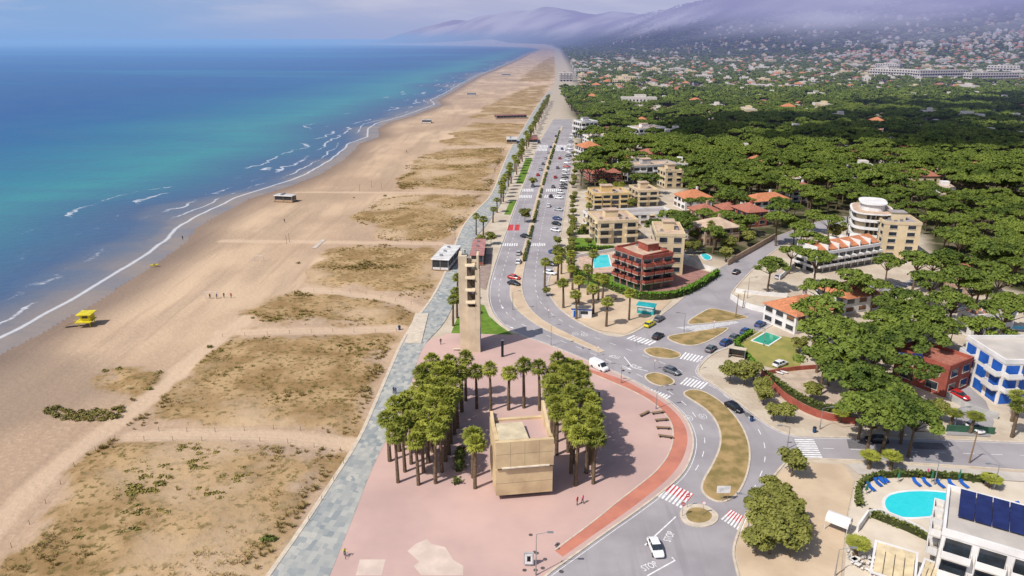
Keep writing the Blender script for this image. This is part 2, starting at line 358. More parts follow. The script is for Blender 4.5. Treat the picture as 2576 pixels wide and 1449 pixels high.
# sea
sm,nt,b=newmat('sea_water_material'); S=attr(nt,'shore')
w1=noise_(nt,.05,4,stretch=(.35,1,1),rot=R(20)); band=noise_(nt,.0035,4,stretch=(.35,1,1)); band2=noise_(nt,.0011,5,stretch=(.28,1,1)); band3=noise_(nt,.0025,4,stretch=(.25,1,1),rot=R(6))
cr=nt.nodes.new('ShaderNodeValToRGB'); el=cr.color_ramp.elements
el[0].position=0; el[0].color=(.27,.22,.19,1); el[1].position=1; el[1].color=(.004,.07,.24,1)
for p_,c_ in ((.012,(.14,.15,.19)),(.04,(.06,.105,.20)),(.10,(.045,.13,.22)),(.22,(.04,.225,.265)),(.40,(.02,.16,.255)),(.6,(.007,.10,.25))):
    e=el.new(p_); e.color=(*c_,1)
sd=math_(nt,'ADD',S,math_(nt,'MULTIPLY',math_(nt,'SUBTRACT',band,.5),190)); sd=math_(nt,'MAXIMUM',math_(nt,'MINIMUM',sd,math_(nt,'MULTIPLY',S,3)),math_(nt,'MULTIPLY',S,.35))
nt.links.new(math_(nt,'DIVIDE',sd,420,clamp=True),cr.inputs[0])
c=mixc(nt,math_(nt,'MULTIPLY',sstep(nt,band2,.49,.57),math_(nt,'MULTIPLY',sstep(nt,S,100,400),.7)),cr.outputs[0],(.014,.19,.31))
c=mixc(nt,math_(nt,'MULTIPLY',sstep(nt,band3,.48,.60),math_(nt,'MULTIPLY',sstep(nt,S,60,300),.65)),c,(.009,.07,.20))
c=mixc(nt,math_(nt,'MULTIPLY',sstep(nt,w1,.4,.65),.3),c,(.045,.115,.23))
fn1=noise_(nt,.022,6); fw=noise_(nt,.03,3,stretch=(1,.4,1),rot=R(-35)); fine=noise_(nt,.8,5)
foam=None
amp=math_(nt,'ADD',6.0,math_(nt,'MULTIPLY',math_(nt,'MINIMUM',math_(nt,'MAXIMUM',math_(nt,'SUBTRACT',S,4),0),30),2.0))
sw=math_(nt,'ADD',S,math_(nt,'MULTIPLY',math_(nt,'SUBTRACT',fn1,.5),amp))
for dd_,wd,th in ((2.4,1.0,.34),(10,.8,.56),(21,1.3,.58),(36,1.6,.60),(58,1.4,.64)):
    k=math_(nt,'MULTIPLY',math_(nt,'SUBTRACT',1.0,sstep(nt,math_(nt,'ABSOLUTE',math_(nt,'SUBTRACT',sw,dd_)),wd*.25,wd)),sstep(nt,math_(nt,'ADD',fw,math_(nt,'MULTIPLY',fine,.2)),th+.02,th+.1))
    foam=k if foam is None else math_(nt,'MAXIMUM',foam,k)
c=mixc(nt,math_(nt,'MULTIPLY',foam,.72),c,(.66,.67,.70))
nt.links.new(c,b.inputs['Base Color']); b.inputs['Roughness'].default_value=.38; b.inputs['Specular IOR Level'].default_value=.25
bump(nt,b,math_(nt,'ADD',noise_(nt,.35,5,stretch=(.5,1,1),rot=R(30)),w1),.4,.9)
ks=(sh[Q]>-5).any(1)
npmesh('sea',np.column_stack([P,np.full(len(P),-.62)]),Q[ks],[sm],{'shore':sh})
# ---------------------------------------------------------------- roads
L_edge=[(1392,300),(1367,340),(1347,380),(1327,440),(1307,490),(1291,530),(1271,590),(1252,640),(1236,690),(1226,735),(1231,775),(1255,812),(1300,842),(1380,868),(1440,893),(1500,918),(1560,943),(1620,973),(1680,1008),(1725,1050),(1746,1100),(1741,1145),(1720,1190),(1680,1227),(1600,1287),(1530,1335),(1450,1393),(1370,1449),(1325,1500)]
R1=[(1870,1500),(1852,1430),(1842,1385),(1862,1325),(1888,1270),(1928,1222),(1962,1178),(1985,1155)]
R2=[(2060,1155),(2200,1160),(2400,1172),(2576,1184),(2800,1200)]; R3=[(2800,1122),(2576,1113),(2400,1106),(2200,1101),(2060,1100),(1985,1096),(1930,1068),(1880,1030),(1840,1000),(1800,970),(1762,948),(1752,930),(1790,890),(1835,875),(1900,842),(1965,806),(2060,792)]
R4=[(2060,774),(1960,771),(1880,767),(1838,755),(1840,735),(1872,700),(1930,642),(1990,605),(2060,588),(2130,562)]
R5=[(2130,545),(2060,556),(1995,580),(1940,600),(1870,640),(1820,668),(1780,698),(1740,730),(1700,765),(1660,795),(1612,828),(1575,846),(1545,848),(1500,834),(1440,803),(1402,773),(1380,740),(1378,700),(1398,670),(1408,600),(1418,540),(1428,480),(1440,420),(1443,360),(1440,300)]
Lw,R1w,R2w,R3w,R4w,R5w=[chaikin(GL(q),2) for q in (L_edge,R1,R2,R3,R4,R5)]
sheet('asphalt_road',Lw+R1w+R2w+R3w+R4w+R5w,.02,asphalt)
kacc=([],[])
for q in (Lw,R1w+R2w,R3w,R4w,R5w): strip('',q,.35,.02,None,h=.12,acc=kacc)
mk('road_kerb',kacc[0],kacc[1],conc)
yl=np.linspace(promR[0][1],promR[-1][1]-2,260)
def aty(path): P_=np.array(path); return np.interp(yl,P_[:,1],P_[:,0])
xl,xr=aty(promL),aty(promR); V=[];Fc=[]
for i in range(260): V+=[(xl[i],yl[i],.13),(xr[i],yl[i],.13)]
for i in range(259): Fc.append((2*i,2*i+1,2*i+3,2*i+2))
mk('promenade_pavement',V,Fc,prom_m)
pe=[(a,b_) for a,b_ in zip(xl,yl)]; strip('promenade_edge_kerb',pe,.7,.0,conc,h=.2)
pl_l=[(a,b_) for a,b_ in zip(xr+.02,yl) if b_<G(1072,860)[1]]
plz=pl_l+GL([(1080,856),(1130,840),(1200,842),(1290,843)])+[p for p in Lw if G(1300,844)[1]>p[1]]
sheet('plaza_paving',plz,.12,plaza_m,.14)
bl=GL([(1478,936),(1540,962),(1600,988),(1650,1018),(1688,1058),(1696,1100),(1682,1148),(1650,1188),(1600,1228),(1550,1266),(1500,1308),(1395,1386)])
br=GL([(1470,926),(1560,952),(1620,984),(1680,1020),(1718,1060),(1732,1100),(1722,1150),(1690,1198),(1640,1240),(1580,1286),(1500,1342),(1415,1402)])
sheet('bike_lane',chaikin(bl,2)+chaikin(br,2)[::-1],.128,bike_m)
strip('bike_lane_kerb',chaikin(bl,2),.25,.12,conc,h=.05)
def isl(name,px,fill,sm=2,ins=.35): return sheet(name,chclosed(GL(px),sm),.15,conc,.14,top=fill,inset=ins)
medL=[(1412,318),(1399,345),(1383,380),(1368,430),(1354,480),(1340,530),(1326,590),(1310,645),(1288,700),(1280,735),(1290,770),(1325,802),(1370,830),(1430,855),(1508,888)]
medR=[(1522,884),(1450,850),(1380,816),(1340,786),(1318,752),(1312,712),(1322,660),(1336,600),(1352,530),(1370,460),(1389,390),(1416,318)]
sheet('median_strip',chaikin(GL(medL),2)+chaikin(GL(medR),2),.15,conc,.14,top=sandpark,inset=.3)
isl('median_island',[(1712,990),(1738,978),(1775,985),(1822,1015),(1862,1060),(1886,1110),(1890,1160),(1876,1215),(1850,1255),(1810,1268),(1772,1250),(1758,1222),(1790,1170),(1812,1120),(1808,1075),(1782,1035),(1740,1008)],drygrass)
isl('traffic_island',[(1706,1288),(1730,1268),(1775,1270),(1812,1296),(1800,1320),(1760,1330),(1718,1318)],drygrass,ins=1.0)
isl('traffic_island',[(1615,945),(1650,935),(1690,950),(1702,965),(1670,975),(1635,965)],drygrass)
isl('traffic_island',[(1612,880),(1650,872),(1690,880),(1720,893),(1700,905),(1640,900)],drygrass)
isl('traffic_island',[(1665,848),(1720,838),(1830,822),(1835,830),(1770,868),(1720,872)],drygrass)
isl('traffic_island',[(1712,818),(1780,776),(1800,776),(1885,797),(1880,803),(1780,815)],drygrass)
for i,(nm,px,mt) in enumerate([('lawn',[(1135,838),(1150,800),(1205,765),(1218,768),(1230,795),(1258,820),(1290,842)],lawn),('lawn',[(1268,540),(1284,505),(1299,505),(1284,540)],lawn),('lawn',[(1298,462),(1322,400),(1340,398),(1316,462)],lawn),
 ('lawn',[(1440,598),(1500,600),(1500,625),(1440,625)],lawn),('lawn',[(1432,690),(1545,690),(1610,735),(1700,730),(1690,748),(1600,752),(1540,725),(1440,712)],lawn),
 ('lawn',[(1850,862),(1895,832),(1990,850),(2020,905),(2000,940),(1900,915)],M('dry_lawn',(.34,.29,.09),.95,(.22,.22,.06),.3,8)),
 ('courtyard_paving',[(1690,690),(1720,665),(1800,690),(1700,732),(1600,735)],M('courtyard_red',(.38,.20,.17),.9)),
 ('pool_terrace',[(1455,640),(1540,636),(1548,688),(1458,690)],M('terrace_tile',(.60,.42,.33),.85)),
 ('sandy_square',[(1402,652),(1436,650),(1440,715),(1545,730),(1600,755),(1690,755),(1655,790),(1605,825),(1570,842),(1500,830),(1445,800),(1405,770),(1385,738),(1385,700)],sandpark),
 ('sidewalk',[(2130,1168),(2200,1166),(2400,1178),(2800,1206),(2800,1222),(2576,1212),(2200,1194),(2160,1194)],pave),
 ('sandy_park',[(1990,1160),(2120,1170),(2150,1210),(2130,1300),(2120,1400),(2110,1500),(1880,1500),(1858,1430),(1850,1385),(1870,1325),(1895,1270),(1934,1222),(1970,1182)],sandpark),
 ('pool_deck',[(2155,1215),(2180,1195),(2300,1198),(2800,1228),(2800,1500),(2120,1500),(2135,1300)],M('deck_cream',(.64,.56,.46),.8,(.56,.48,.39),.3)),
 ('garden_yard',[(1915,945),(1990,935),(2090,930),(2240,960),(2260,1060),(2120,1075),(2060,1045),(1960,1000)],M('yard_paving',(.54,.43,.34),.9)),
 ('side_street',[(2380,1095),(2400,1050),(2425,1010),(2390,960),(2410,950),(2480,1010),(2500,1060),(2490,1100)],oldasph),
 ('forest_street',[(2060,774),(2060,792),(2250,735),(2330,700),(2330,692),(2240,720)],oldasph),
 ('parking_area',[(1190,715),(1202,690),(1222,640),(1240,640),(1232,690),(1222,730)],M('brown_paving',(.36,.27,.23),.9))]):
    sheet(nm,GL(px),.045+.005*i,mt)
for px in [[(905,1409),(970,1409),(960,1449),(895,1449)],[(1045,1370),(1075,1357),(1085,1370),(1120,1378),(1140,1410),(1165,1425),(1165,1449),(1060,1449),(1040,1425),(1055,1415),(1025,1388)]]:
    sheet('repaired_paving_patch',GL(px),.126,M('paving_patch',(.66,.53,.46),.85,(.54,.43,.37),.3))
for px in [[(2130,1105),(2185,1105),(2190,1130),(2135,1128)],[(2290,1112),(2370,1115),(2385,1132),(2300,1130)],[(1870,1038),(1890,1038),(1897,1050),(1878,1050)]]:
    sheet('asphalt_patch',GL(px),.024,M('new_asphalt',(.17,.16,.17),.9))
pacc=([],[])
r_=random.Random(3)
for i in range(26):
    px=r_.choice([(r_.uniform(1450,1700),0),(r_.uniform(1300,1420),0)])[0]
    if px<1430: g_=G(px,r_.uniform(1330,1440)); 
    else: g_=G(px,870+ (px-1450)*.42+r_.uniform(-8,14))
    n=10; k=len(pacc[0]); rr=.33; pacc[0].extend([(g_[0]+rr*math.cos(6.283*j/n),g_[1]+rr*math.sin(6.283*j/n),.132 if px<1430 else .025) for j in range(n)]); pacc[1].append(tuple(range(k,k+n)))
mk('manhole_covers',pacc[0],pacc[1],M('cast_iron',(.12,.10,.10),.6))
sheet('beach_ramp',GL([(1018,865),(1045,790),(1078,790),(1060,865)]),.3,conc,.3)
strip('boardwalk',GL([(790,625),(815,603)]),1.6,.12,M('boardwalk_boards',(.6,.52,.45),.9))
# markings
acc=([],[]); red=([],[])
zm=.026
c1=chaikin(GL([(1370,375),(1352,420),(1325,490),(1303,560),(1275,650),(1254,720),(1256,765),(1290,805),(1360,838),(1440,868),(1520,902),(1600,940),(1670,975),(1730,1020),(1765,1070),(1775,1110),(1768,1150),(1745,1192),(1725,1212)]),2)
c2=chaikin(GL([(1420,345),(1408,390),(1390,460),(1368,540),(1352,640),(1343,715),(1358,765),(1410,808),(1480,843),(1560,872),(1640,902),(1720,935),(1790,970),(1850,1015),(1900,1065),(1925,1115),(1925,1165),(1905,1215),(1880,1255)]),2)
for q in (c1,c2): dashes(q,.14,zm,2,3,acc)
def off(path,d_):
    o=[];n=len(path)
    for i in range(n):
        a=Vector(path[max(i-1,0)]);b_=Vector(path[min(i+1,n-1)]);t=(b_-a).normalized(); o.append((path[i][0]-t.y*d_,path[i][1]+t.x*d_))
    return o
strip('',off(Lw,.6),.1,zm,None,acc=acc); strip('',off(R3w,.5),.1,zm,None,acc=acc) 
dashes(GL([(2070,1128),(2576,1146),(2700,1150)]),.12,zm,2,3,acc)
def zebra(Aq,Bq,Cq,Dq,n,red2=False):
    a,b_,c,d_=[Vector(G(*q)) for q in (Aq,Bq,Cq,Dq)]
    for i in range(n):
        t0=(i+.2)/n;t1=(i+.75)/n
        p=[a.lerp(b_,t0),a.lerp(b_,t1),d_.lerp(c,t1),d_.lerp(c,t0)]
        k=len(acc[0]); acc[0].extend([(v.x,v.y,zm+.004) for v in p]); acc[1].append((k,k+1,k+2,k+3))
    if red2:
        p=[a.lerp(d_,.45),b_.lerp(c,.45),c,d_]; k=len(red[0]); red[0].extend([(v.x,v.y,zm) for v in p]); red[1].append((k,k+1,k+2,k+3))
zebra((1573,852),(1636,870),(1654,860),(1592,843),7)
zebra((1708,902),(1757,912),(1772,897),(1722,886),6)
zebra((1708,966),(1766,980),(1784,964),(1726,949),7)
zebra((1618,993),(1668,1012),(1690,997),(1638,979),7)
zebra((1652,1248),(1716,1280),(1745,1243),(1684,1214),7,True)
zebra((1812,1305),(1866,1340),(1882,1305),(1838,1282),7,True)
zebra((1998,1104),(2015,1152),(2070,1153),(2046,1104),9)
for v,xs in ((617,((1256,1303),(1335,1372))),(496,((1304,1338),(1368,1410))),(480,((1308,1342),(1372,1412))),(370,((1350,1378),(1395,1425))),(378,((1348,1376),(1392,1422)))):
    for x0,x1 in xs: zebra((x0,v+2),(x1,v+2),(x1+1,v-5),(x0+2,v-5),8)
zebra((1700,824),(1752,834),(1860,812),(1850,808),14)
for px in [[(1280,565),(1292,565),(1290,580),(1277,580)],[(1296,565),(1308,565),(1306,580),(1294,580)]]:
    k=len(red[0]); red[0].extend([(*G(*q),zm) for q in px[::-1]]); red[1].append((k,k+1,k+2,k+3))
for px in [[(1700,1300),(1622,1372)],[(1628,1449),(1698,1410),(1690,1402)],[(1570,898),(1592,925)],[(1592,925),(1630,934)]]:
    strip('',GL(px),.22,zm+.002,None,acc=acc)
for (u,v) in ((1263,772),(1283,822),(1245,700),(1576,925),(1425,845)):
    p=Vector(G(u,v)); c=min(c1,key=lambda q:(Vector(q)-p).length); i=c1.index(c); t=(Vector(c1[min(i+1,len(c1)-1)])-Vector(c1[max(i-1,0)])).normalized(); n_=Vector((-t.y,t.x))
    k=len(acc[0]); pts=[p-t*1.7-n_*.08,p+t*.5-n_*.08,p+t*.5-n_*.4,p+t*1.7,p+t*.5+n_*.4,p+t*.5+n_*.08,p-t*1.7+n_*.08]
    acc[0].extend([(q.x,q.y,zm+.006) for q in pts]); acc[1].append(tuple(range(k,k+7)))
for v in range(525,700,9):
    a=G(1372+ (700-v)*.18,v); strip('',[a,(a[0]+4.6,a[1]+1.6)],.12,zm+.003,None,acc=acc)
mk('road_markings',acc[0],acc[1],white_l); mk('red_crossing_paint',red[0],red[1],red_l)
def text(name,body,p0,p1,size,sy=1.6,z=.034):
    a=Vector(G(*p0));b_=Vector(G(*p1)); cu=bpy.data.curves.new(name,'FONT'); cu.body=body; cu.size=size; cu.materials.append(white_l); cu.align_x='CENTER'; cu.align_y='CENTER'
    o=bpy.data.objects.new(name,cu); link(o); m_=(a+b_)/2; o.location=(m_.x,m_.y,z); o.rotation_euler=(0,0,math.atan2(b_.y-a.y,b_.x-a.x)); o.scale=(1,sy,1)
text('stop_road_marking','STOP',(1676,1366),(1692,1335),1.05,1.6); text('stop_road_marking','STOP',(1616,1432),(1652,1418),1.05,1.6)
text('stop_road_marking','STOP',(1562,901),(1532,894),1.1,1.9); text('stop_road_marking','STOP',(1586,918),(1612,928),1.1,1.9)
for pu in ((1733,1052),(1768,1048),(1470,842),(1447,840)):
    a=G(*pu); text('speed_limit_road_marking','30',(pu[0]+8,pu[1]),(pu[0]-8,pu[1]),.8,1.4)
    ring=[(a[0]+.75*math.cos(t),a[1]+1.0*math.sin(t)) for t in np.linspace(0,6.283,25)]; strip('speed_limit_ring_marking',ring,.1,.034,white_l)
# ---------------------------------------------------------------- foliage meshes
def leaves(C,Rd,n,size,seed,up=.5,shell=.75):
    r=np.random.default_rng(seed); V=[];C=np.array(C,float);Rd=np.array(Rd,float)
    K=r.integers(0,len(C),n); dv=r.normal(size=(n,3)); dv/=np.linalg.norm(dv,axis=1)[:,None]
    dv[:,2]=np.where(dv[:,2]<-.25,-dv[:,2],dv[:,2])
    rad=shell+(1.2-shell)*r.random(n); p=C[K]+dv*Rd[K]*rad[:,None]
    nn=dv+r.normal(size=(n,3))*.6+np.array([0,0,up]); nn/=np.linalg.norm(nn,axis=1)[:,None]
    t=np.cross(nn,r.normal(size=(n,3))); t/=np.linalg.norm(t,axis=1)[:,None]; u_=np.cross(nn,t)
    s=(size*(.6+.8*r.random(n)))[:,None]; s2=s*(.45+.4*r.random(n))[:,None]
    V=np.stack([p-t*s-u_*s2*.3,p+t*.1*s-u_*s2,p+t*s+u_*s2*.2,p-t*.1*s+u_*s2],1).reshape(-1,3)
    return V,np.arange(n*4).reshape(-1,4)
def ico(c,rd,seed,sub=2,amp=.2):
    import bmesh
    bm=bmesh.new(); bmesh.ops.create_icosphere(bm,subdivisions=sub,radius=1); r=random.Random(seed)
    V=[(c[0]+v.co.x*rd[0]*(1+r.uniform(-amp,amp)),c[1]+v.co.y*rd[1]*(1+r.uniform(-amp,amp)),c[2]+v.co.z*rd[2]*(1+r.uniform(-amp,amp))) for v in bm.verts]
    Fc=[tuple(v.index for v in f.verts) for f in bm.faces]; bm.free(); return V,Fc
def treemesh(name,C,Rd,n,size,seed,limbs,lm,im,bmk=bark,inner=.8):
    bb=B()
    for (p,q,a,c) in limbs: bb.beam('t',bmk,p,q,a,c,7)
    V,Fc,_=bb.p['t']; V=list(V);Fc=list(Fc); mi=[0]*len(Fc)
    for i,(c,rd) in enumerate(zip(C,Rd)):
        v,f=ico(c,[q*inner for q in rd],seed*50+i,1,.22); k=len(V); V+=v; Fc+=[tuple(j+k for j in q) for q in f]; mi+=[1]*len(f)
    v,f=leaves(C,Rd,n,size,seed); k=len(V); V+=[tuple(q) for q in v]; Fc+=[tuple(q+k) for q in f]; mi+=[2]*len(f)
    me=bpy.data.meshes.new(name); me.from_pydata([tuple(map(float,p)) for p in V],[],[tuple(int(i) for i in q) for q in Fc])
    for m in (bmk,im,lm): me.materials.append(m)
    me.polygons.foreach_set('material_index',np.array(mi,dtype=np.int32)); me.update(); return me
def pine(seed,n=2000,size=.36,nl=21):
    r=random.Random(seed); Rr=r.uniform(4.6,6.0); C=[];Rd=[];limbs=[((0,0,-.2),(r.uniform(-.5,.5),r.uniform(-.5,.5),6.2),.36,.24)]
    top=limbs[0][1]; ex=r.uniform(.8,1.2)
    for i in range(nl):
        a=i*2.4+r.uniform(-.4,.4); rr=Rr*math.sqrt((i+.3)/nl)*.9*r.uniform(.85,1.1); zz=10.6-.055*rr*rr+r.uniform(-.8,.7); C.append((top[0]+rr*math.cos(a)*ex,top[1]+rr*math.sin(a)/ex,zz)); q=r.uniform(.9,1.6)*(1 if nl>10 else 1.6); Rd.append((q,q,q*.6))
        if i%2==0: limbs.append((top,(C[-1][0]*.9,C[-1][1]*.9,zz-.4),.15,.05))
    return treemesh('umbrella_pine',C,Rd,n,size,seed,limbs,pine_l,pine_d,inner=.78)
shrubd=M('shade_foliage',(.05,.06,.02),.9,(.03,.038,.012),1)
def broad(seed,lm,n=1800,h=5.5,w=2.8,size=.25):
    r=random.Random(seed);C=[];Rd=[];limbs=[((0,0,-.2),(.1,.1,h*.4),.16,.12)]
    for i in range(12):
        a=i*2.4; rr=w*.65*math.sqrt((i+.5)/12); zz=h*.62+r.uniform(-.2,.25)*h*(1-rr/w*.5); C.append((rr*math.cos(a),rr*math.sin(a),zz)); q=w*r.uniform(.26,.42); Rd.append((q,q,q*.85)); limbs.append(((.1,.1,h*.38),C[-1],.07,.02))
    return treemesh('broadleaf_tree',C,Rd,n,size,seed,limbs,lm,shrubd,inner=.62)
pines=[pine(i) for i in range(7)]; farpines=[pine(60+i,300,.85,8) for i in range(4)]; trees=[broad(20+i,olive_l) for i in range(3)]; dk=[broad(40+i,olive_l,2200,7,3.4,.28) for i in range(3)]
def palmmesh(seed,h=9.5):
    r=random.Random(seed); bb=B(); lean=(r.uniform(-.3,.3),r.uniform(-.3,.3)); prev=(0,0,-.1); pr=.34
    for i in range(1,8):
        t=i/7; p=(lean[0]*t*t,lean[1]*t*t,h*t); rr=.34-.13*t; bb.beam('trunk',bark,prev,p,pr,rr,8); prev=p; pr=rr
    top=Vector(prev)
    for k in range(3): bb.beam('skirt',palm_b,top-Vector((0,0,1.6-.4*k)),top-Vector((0,0,.5)),.3+.1*k,.55,9)
    nf=60
    V=[];Fc=[];mi=[]
    for i in range(nf):
        t=i/nf; az=i*2.39996+r.uniform(-.2,.2); elv=math.radians(80-130*t**.9+r.uniform(-10,10)); old=t>.88
        d_=Vector((math.cos(az)*math.cos(elv),math.sin(az)*math.cos(elv),math.sin(elv))); sd_=Vector((-math.sin(az),math.cos(az),0)); upv=d_.cross(sd_)*-1
        pl=r.uniform(.75,1.15); p0=top; p1=top+d_*pl
        k=len(V); w_=.04; V+=[tuple(p0-sd_*w_),tuple(p0+sd_*w_),tuple(p1+sd_*w_),tuple(p1-sd_*w_)]; Fc.append((k,k+1,k+2,k+3)); mi.append(1 if old else 0)
        for j in range(9):
            an=math.radians(-68+17*j+r.uniform(-5,5)); bl_=r.uniform(.8,1.15)*(1-.25*abs(j-4)/4)
            dd=(d_*math.cos(an)+sd_*math.sin(an)).normalized(); ww=(sd_*math.cos(an)-d_*math.sin(an))*.09
            m_=p1+dd*bl_*.6+upv*r.uniform(-.05,.08); e_=p1+dd*bl_-Vector((0,0,r.uniform(.1,.4)))
            k=len(V); V+=[tuple(p1),tuple(m_-ww),tuple(e_),tuple(m_+ww)]; Fc.append((k,k+1,k+2,k+3)); mi.append(1 if old else 0)
    v1,f1,_=bb.p['trunk']; v2,f2,_=bb.p['skirt']; k1=len(V); V+=v1; Fc+=[tuple(a+k1 for a in q) for q in f1]; mi+=[2]*len(f1); k2=len(V); V+=v2; Fc+=[tuple(a+k2 for a in q) for q in f2]; mi+=[1]*len(f2)
    me=bpy.data.meshes.new('palm'); me.from_pydata(V,[],Fc)
    for m in (palm_l,palm_b,bark): me.materials.append(m)
    me.polygons.foreach_set('material_index',np.array(mi,dtype=np.int32)); me.update(); return me
palms=[palmmesh(i) for i in range(6)]
def place(name,me,x,y,s=1,z=0,sz=None):
    o=bpy.data.objects.new(name,me); link(o); o.location=(x,y,z); o.rotation_euler=(0,0,random.uniform(0,6.28)); o.scale=(s,s,sz or s); return o
def palm(u,v,s=1,crown=1): 
    x_,y_=G(u,v); return place('palm_tree',random.choice(palms),x_,y_,crown,.05,s)
for row,(v,us) in enumerate([(1218,(1003,1052,1100)),(1192,(1018,1062,1110)),(1165,(985,1035,1080,1120)),(1140,(1005,1045,1092,1128)),(1117,(1022,1062,1100,1135)),(1095,(1038,1075,1110,1145)),(1074,(1052,1088,1120,1152)),(1055,(1066,1100,1130)),(1036,(1080,1110,1140,1165)),
   (1030,(1195,1235,1278,1318,1358)),(1012,(1092,1130,1170)),(1232,(1198,)),(1200,(1190,)),(1222,(1445,1492)),(1195,(1440,1490,1478)),(1168,(1437,1486)),(1142,(1396,1432,1480)),(1118,(1394,1430,1478)),(1095,(1392,1426,1474)),(1072,(1390,1424,1470)),(1052,(1388,1420,1464)),(1032,(1392,1424,1456)),(1014,(1398,1428,1452))]):
    for u in us: palm(u+random.uniform(-5,5),v+random.uniform(-4,4),random.uniform(.86,1.08),random.uniform(1.0,1.22))
for u,v in [(1370,722),(1403,715),(1417,775),(1450,802),(1492,790),(1478,742),(1505,755),(1525,822),(1582,806),(1440,730),(1488,700),(1455,770),(1515,765),(1198,592),(1216,600),(1140,820),(1150,800),(1152,762),(1480,560),(1520,505),(1548,500),(1562,503),(1512,498),(1800,625),(1785,618),(1435,700),(1412,690)]:
    palm(u,v,random.uniform(.7,.85),random.uniform(.95,1.15))
for p in resample(GL([(1262,508),(1285,455),(1303,420),(1322,375),(1345,325),(1365,285),(1380,255)]),9): place('palm_tree',random.choice(palms),p[0]+random.uniform(-1.5,1.5),p[1],1.2,0,.75)
for p in resample(GL([(1240,560),(1262,508)]),18): place('palm_tree',random.choice(palms),p[0],p[1],1,0,.6)
for u,v,s in [(2185,1180,.28),(2240,1182,.32),(2112,1062,.25),(2545,1100,.7),(2590,1110,.6),(2450,790,.7),(2475,780,.6),(2120,1050,.2),(2485,1225,.2),(2440,1090,.4),(2150,1400,.25),(2390,1075,.35),(2545,1060,.6)]:
    palm(u,v,s,1.05)
crowns=[(1940,650),(1995,610),(2058,645),(2080,712),(2150,690),(2205,700),(2240,740),(2290,745),(2350,640),(2400,745),(2455,700),(2450,640),(2500,660),(2330,775),(2380,790),(2520,690),(1960,548),(2005,545),(2050,520),(1722,545),(1655,545),(2092,540),(1850,488),(1700,560),(1690,520),(1960,510),(2020,560),(2480,800),(2550,740),(2560,640),(2380,640),(2240,640),(2040,590),(1640,435),(1610,440),(2060,770),(2230,770),(2420,690),(2350,700),(2310,650),(2500,620),(2530,770),
 (2070,830),(2110,815),(2150,830),(2190,805),(2240,800),(2290,790),(2100,860),(2160,880),(2210,860),(2270,840),(2320,830),(2150,940),(2200,930),(2250,960),(2180,980),(2240,1010),(2290,990),(2310,1020),(2200,1020),(2080,880),(2560,560),(2300,900)]
for u,v in crowns:
    x_,y_=G(u,v,10.5); s=random.uniform(.78,1.08); place('pine_tree',random.choice(pines),x_,y_,s)
for u,v,s in [(1935,1395,1.35),(1960,1350,1.3),(1915,1350,1.25),(1985,1400,1.2),(1900,1300,1.0),(1960,1290,1.1),(1935,1260,.9),(1990,1320,1.0),(2000,1370,1.0),(1900,1400,1.0)]:
    x_,y_=G(u,v); place('tamarisk_tree',random.choice(dk),x_,y_,s*.72)
for u,v,s in [(1990,1200,1),(1835,965,.95),(1870,970,1),(1895,955,.8),(1920,1020,.8),(1945,1060,.7),(1975,1062,.75),(1915,1000,.7),(2040,1010,.8),(2010,890,.8),(1210,620,.8),(1235,615,.7),(1320,560,.9),(1340,470,.9),(1375,745,.5),(1825,660,1),(1880,620,1.1),(1745,610,.9),(1405,650,.7),(1402,620,.7),(1400,655,.6),(1660,600,.9),(1735,580,1),(1870,590,1.1),(1480,620,.6),(2220,1060,.7),(2350,1060,.7),(2100,610,1.3),(1745,630,.8),(1725,640,.9),(1700,640,.8),(1590,530,1),(1470,590,.8),(1690,600,1.1),(1750,640,.7),(1830,640,1)]:
    x_,y_=G(u,v); place('small_tree',random.choice(trees+dk[:1]),x_,y_,s)
for i in range(60):
    v=random.uniform(320,680); u=1448-(v-300)*.04+random.uniform(-3,6); x_,y_=G(u,v); place('street_tree',random.choice(trees),x_,y_,random.uniform(.4,.65))
def hedge(name,path,w,h,lm=hedge_l,dens=16):
    path=resample(path,.6); n=int(len(path)*.6*dens*(w+h)); r=np.random.default_rng(len(path)); k=r.integers(0,len(path)-1,n); p=np.array(path)[k]+r.normal(size=(n,2))*w*.28
    zz=h*(1-.9*r.random(n)**2.2); C=np.column_stack([p,zz]); V=[];nn=r.normal(size=(n,3))+[0,0,.9]; nn/=np.linalg.norm(nn,axis=1)[:,None]; t=np.cross(nn,r.normal(size=(n,3))); t/=np.linalg.norm(t,axis=1)[:,None]; u_=np.cross(nn,t); s=.16*(1+r.random(n))[:,None]
    V=np.stack([C-t*s,C-u_*s,C+t*s,C+u_*s],1).reshape(-1,3); a=([],[]); strip('',path,w*.7,0,None,h=h*.85,acc=a)
    k0=len(a[0]); return mk(name,a[0]+[tuple(q) for q in V],a[1]+[tuple(q+k0) for q in np.arange(n*4).reshape(-1,4)],[shrubd,lm],[0]*len(a[1])+[1]*n)
hedge('garden_hedge',chaikin(GL([(1432,655),(1436,690),(1500,712),(1560,738),(1615,756),(1700,752),(1760,724),(1806,692)])),1.6,2.2)
hedge('garden_hedge',GL([(1452,590),(1500,588)]),1.4,1.8); hedge('garden_hedge',GL([(1440,632),(1545,630)]),1.4,1.8)
mh=resample(chaikin(GL([(1408,330),(1385,400),(1362,480),(1345,550),(1328,620),(1312,680)])),1.0)
i=0; r_=random.Random(9)
while i<len(mh)-14:
    L_=r_.randint(8,26); seg=mh[i:i+L_]
    if len(seg)>3: hedge('median_hedge',seg,r_.uniform(.8,1.2),r_.uniform(.6,1.0),shrub_l)
    i+=L_+r_.randint(2,9)
hedge('pool_hedge',chaikin(GL([(2160,1275),(2155,1235),(2180,1208),(2260,1198),(2400,1205),(2480,1215)])),.9,1.2,shrub_l)
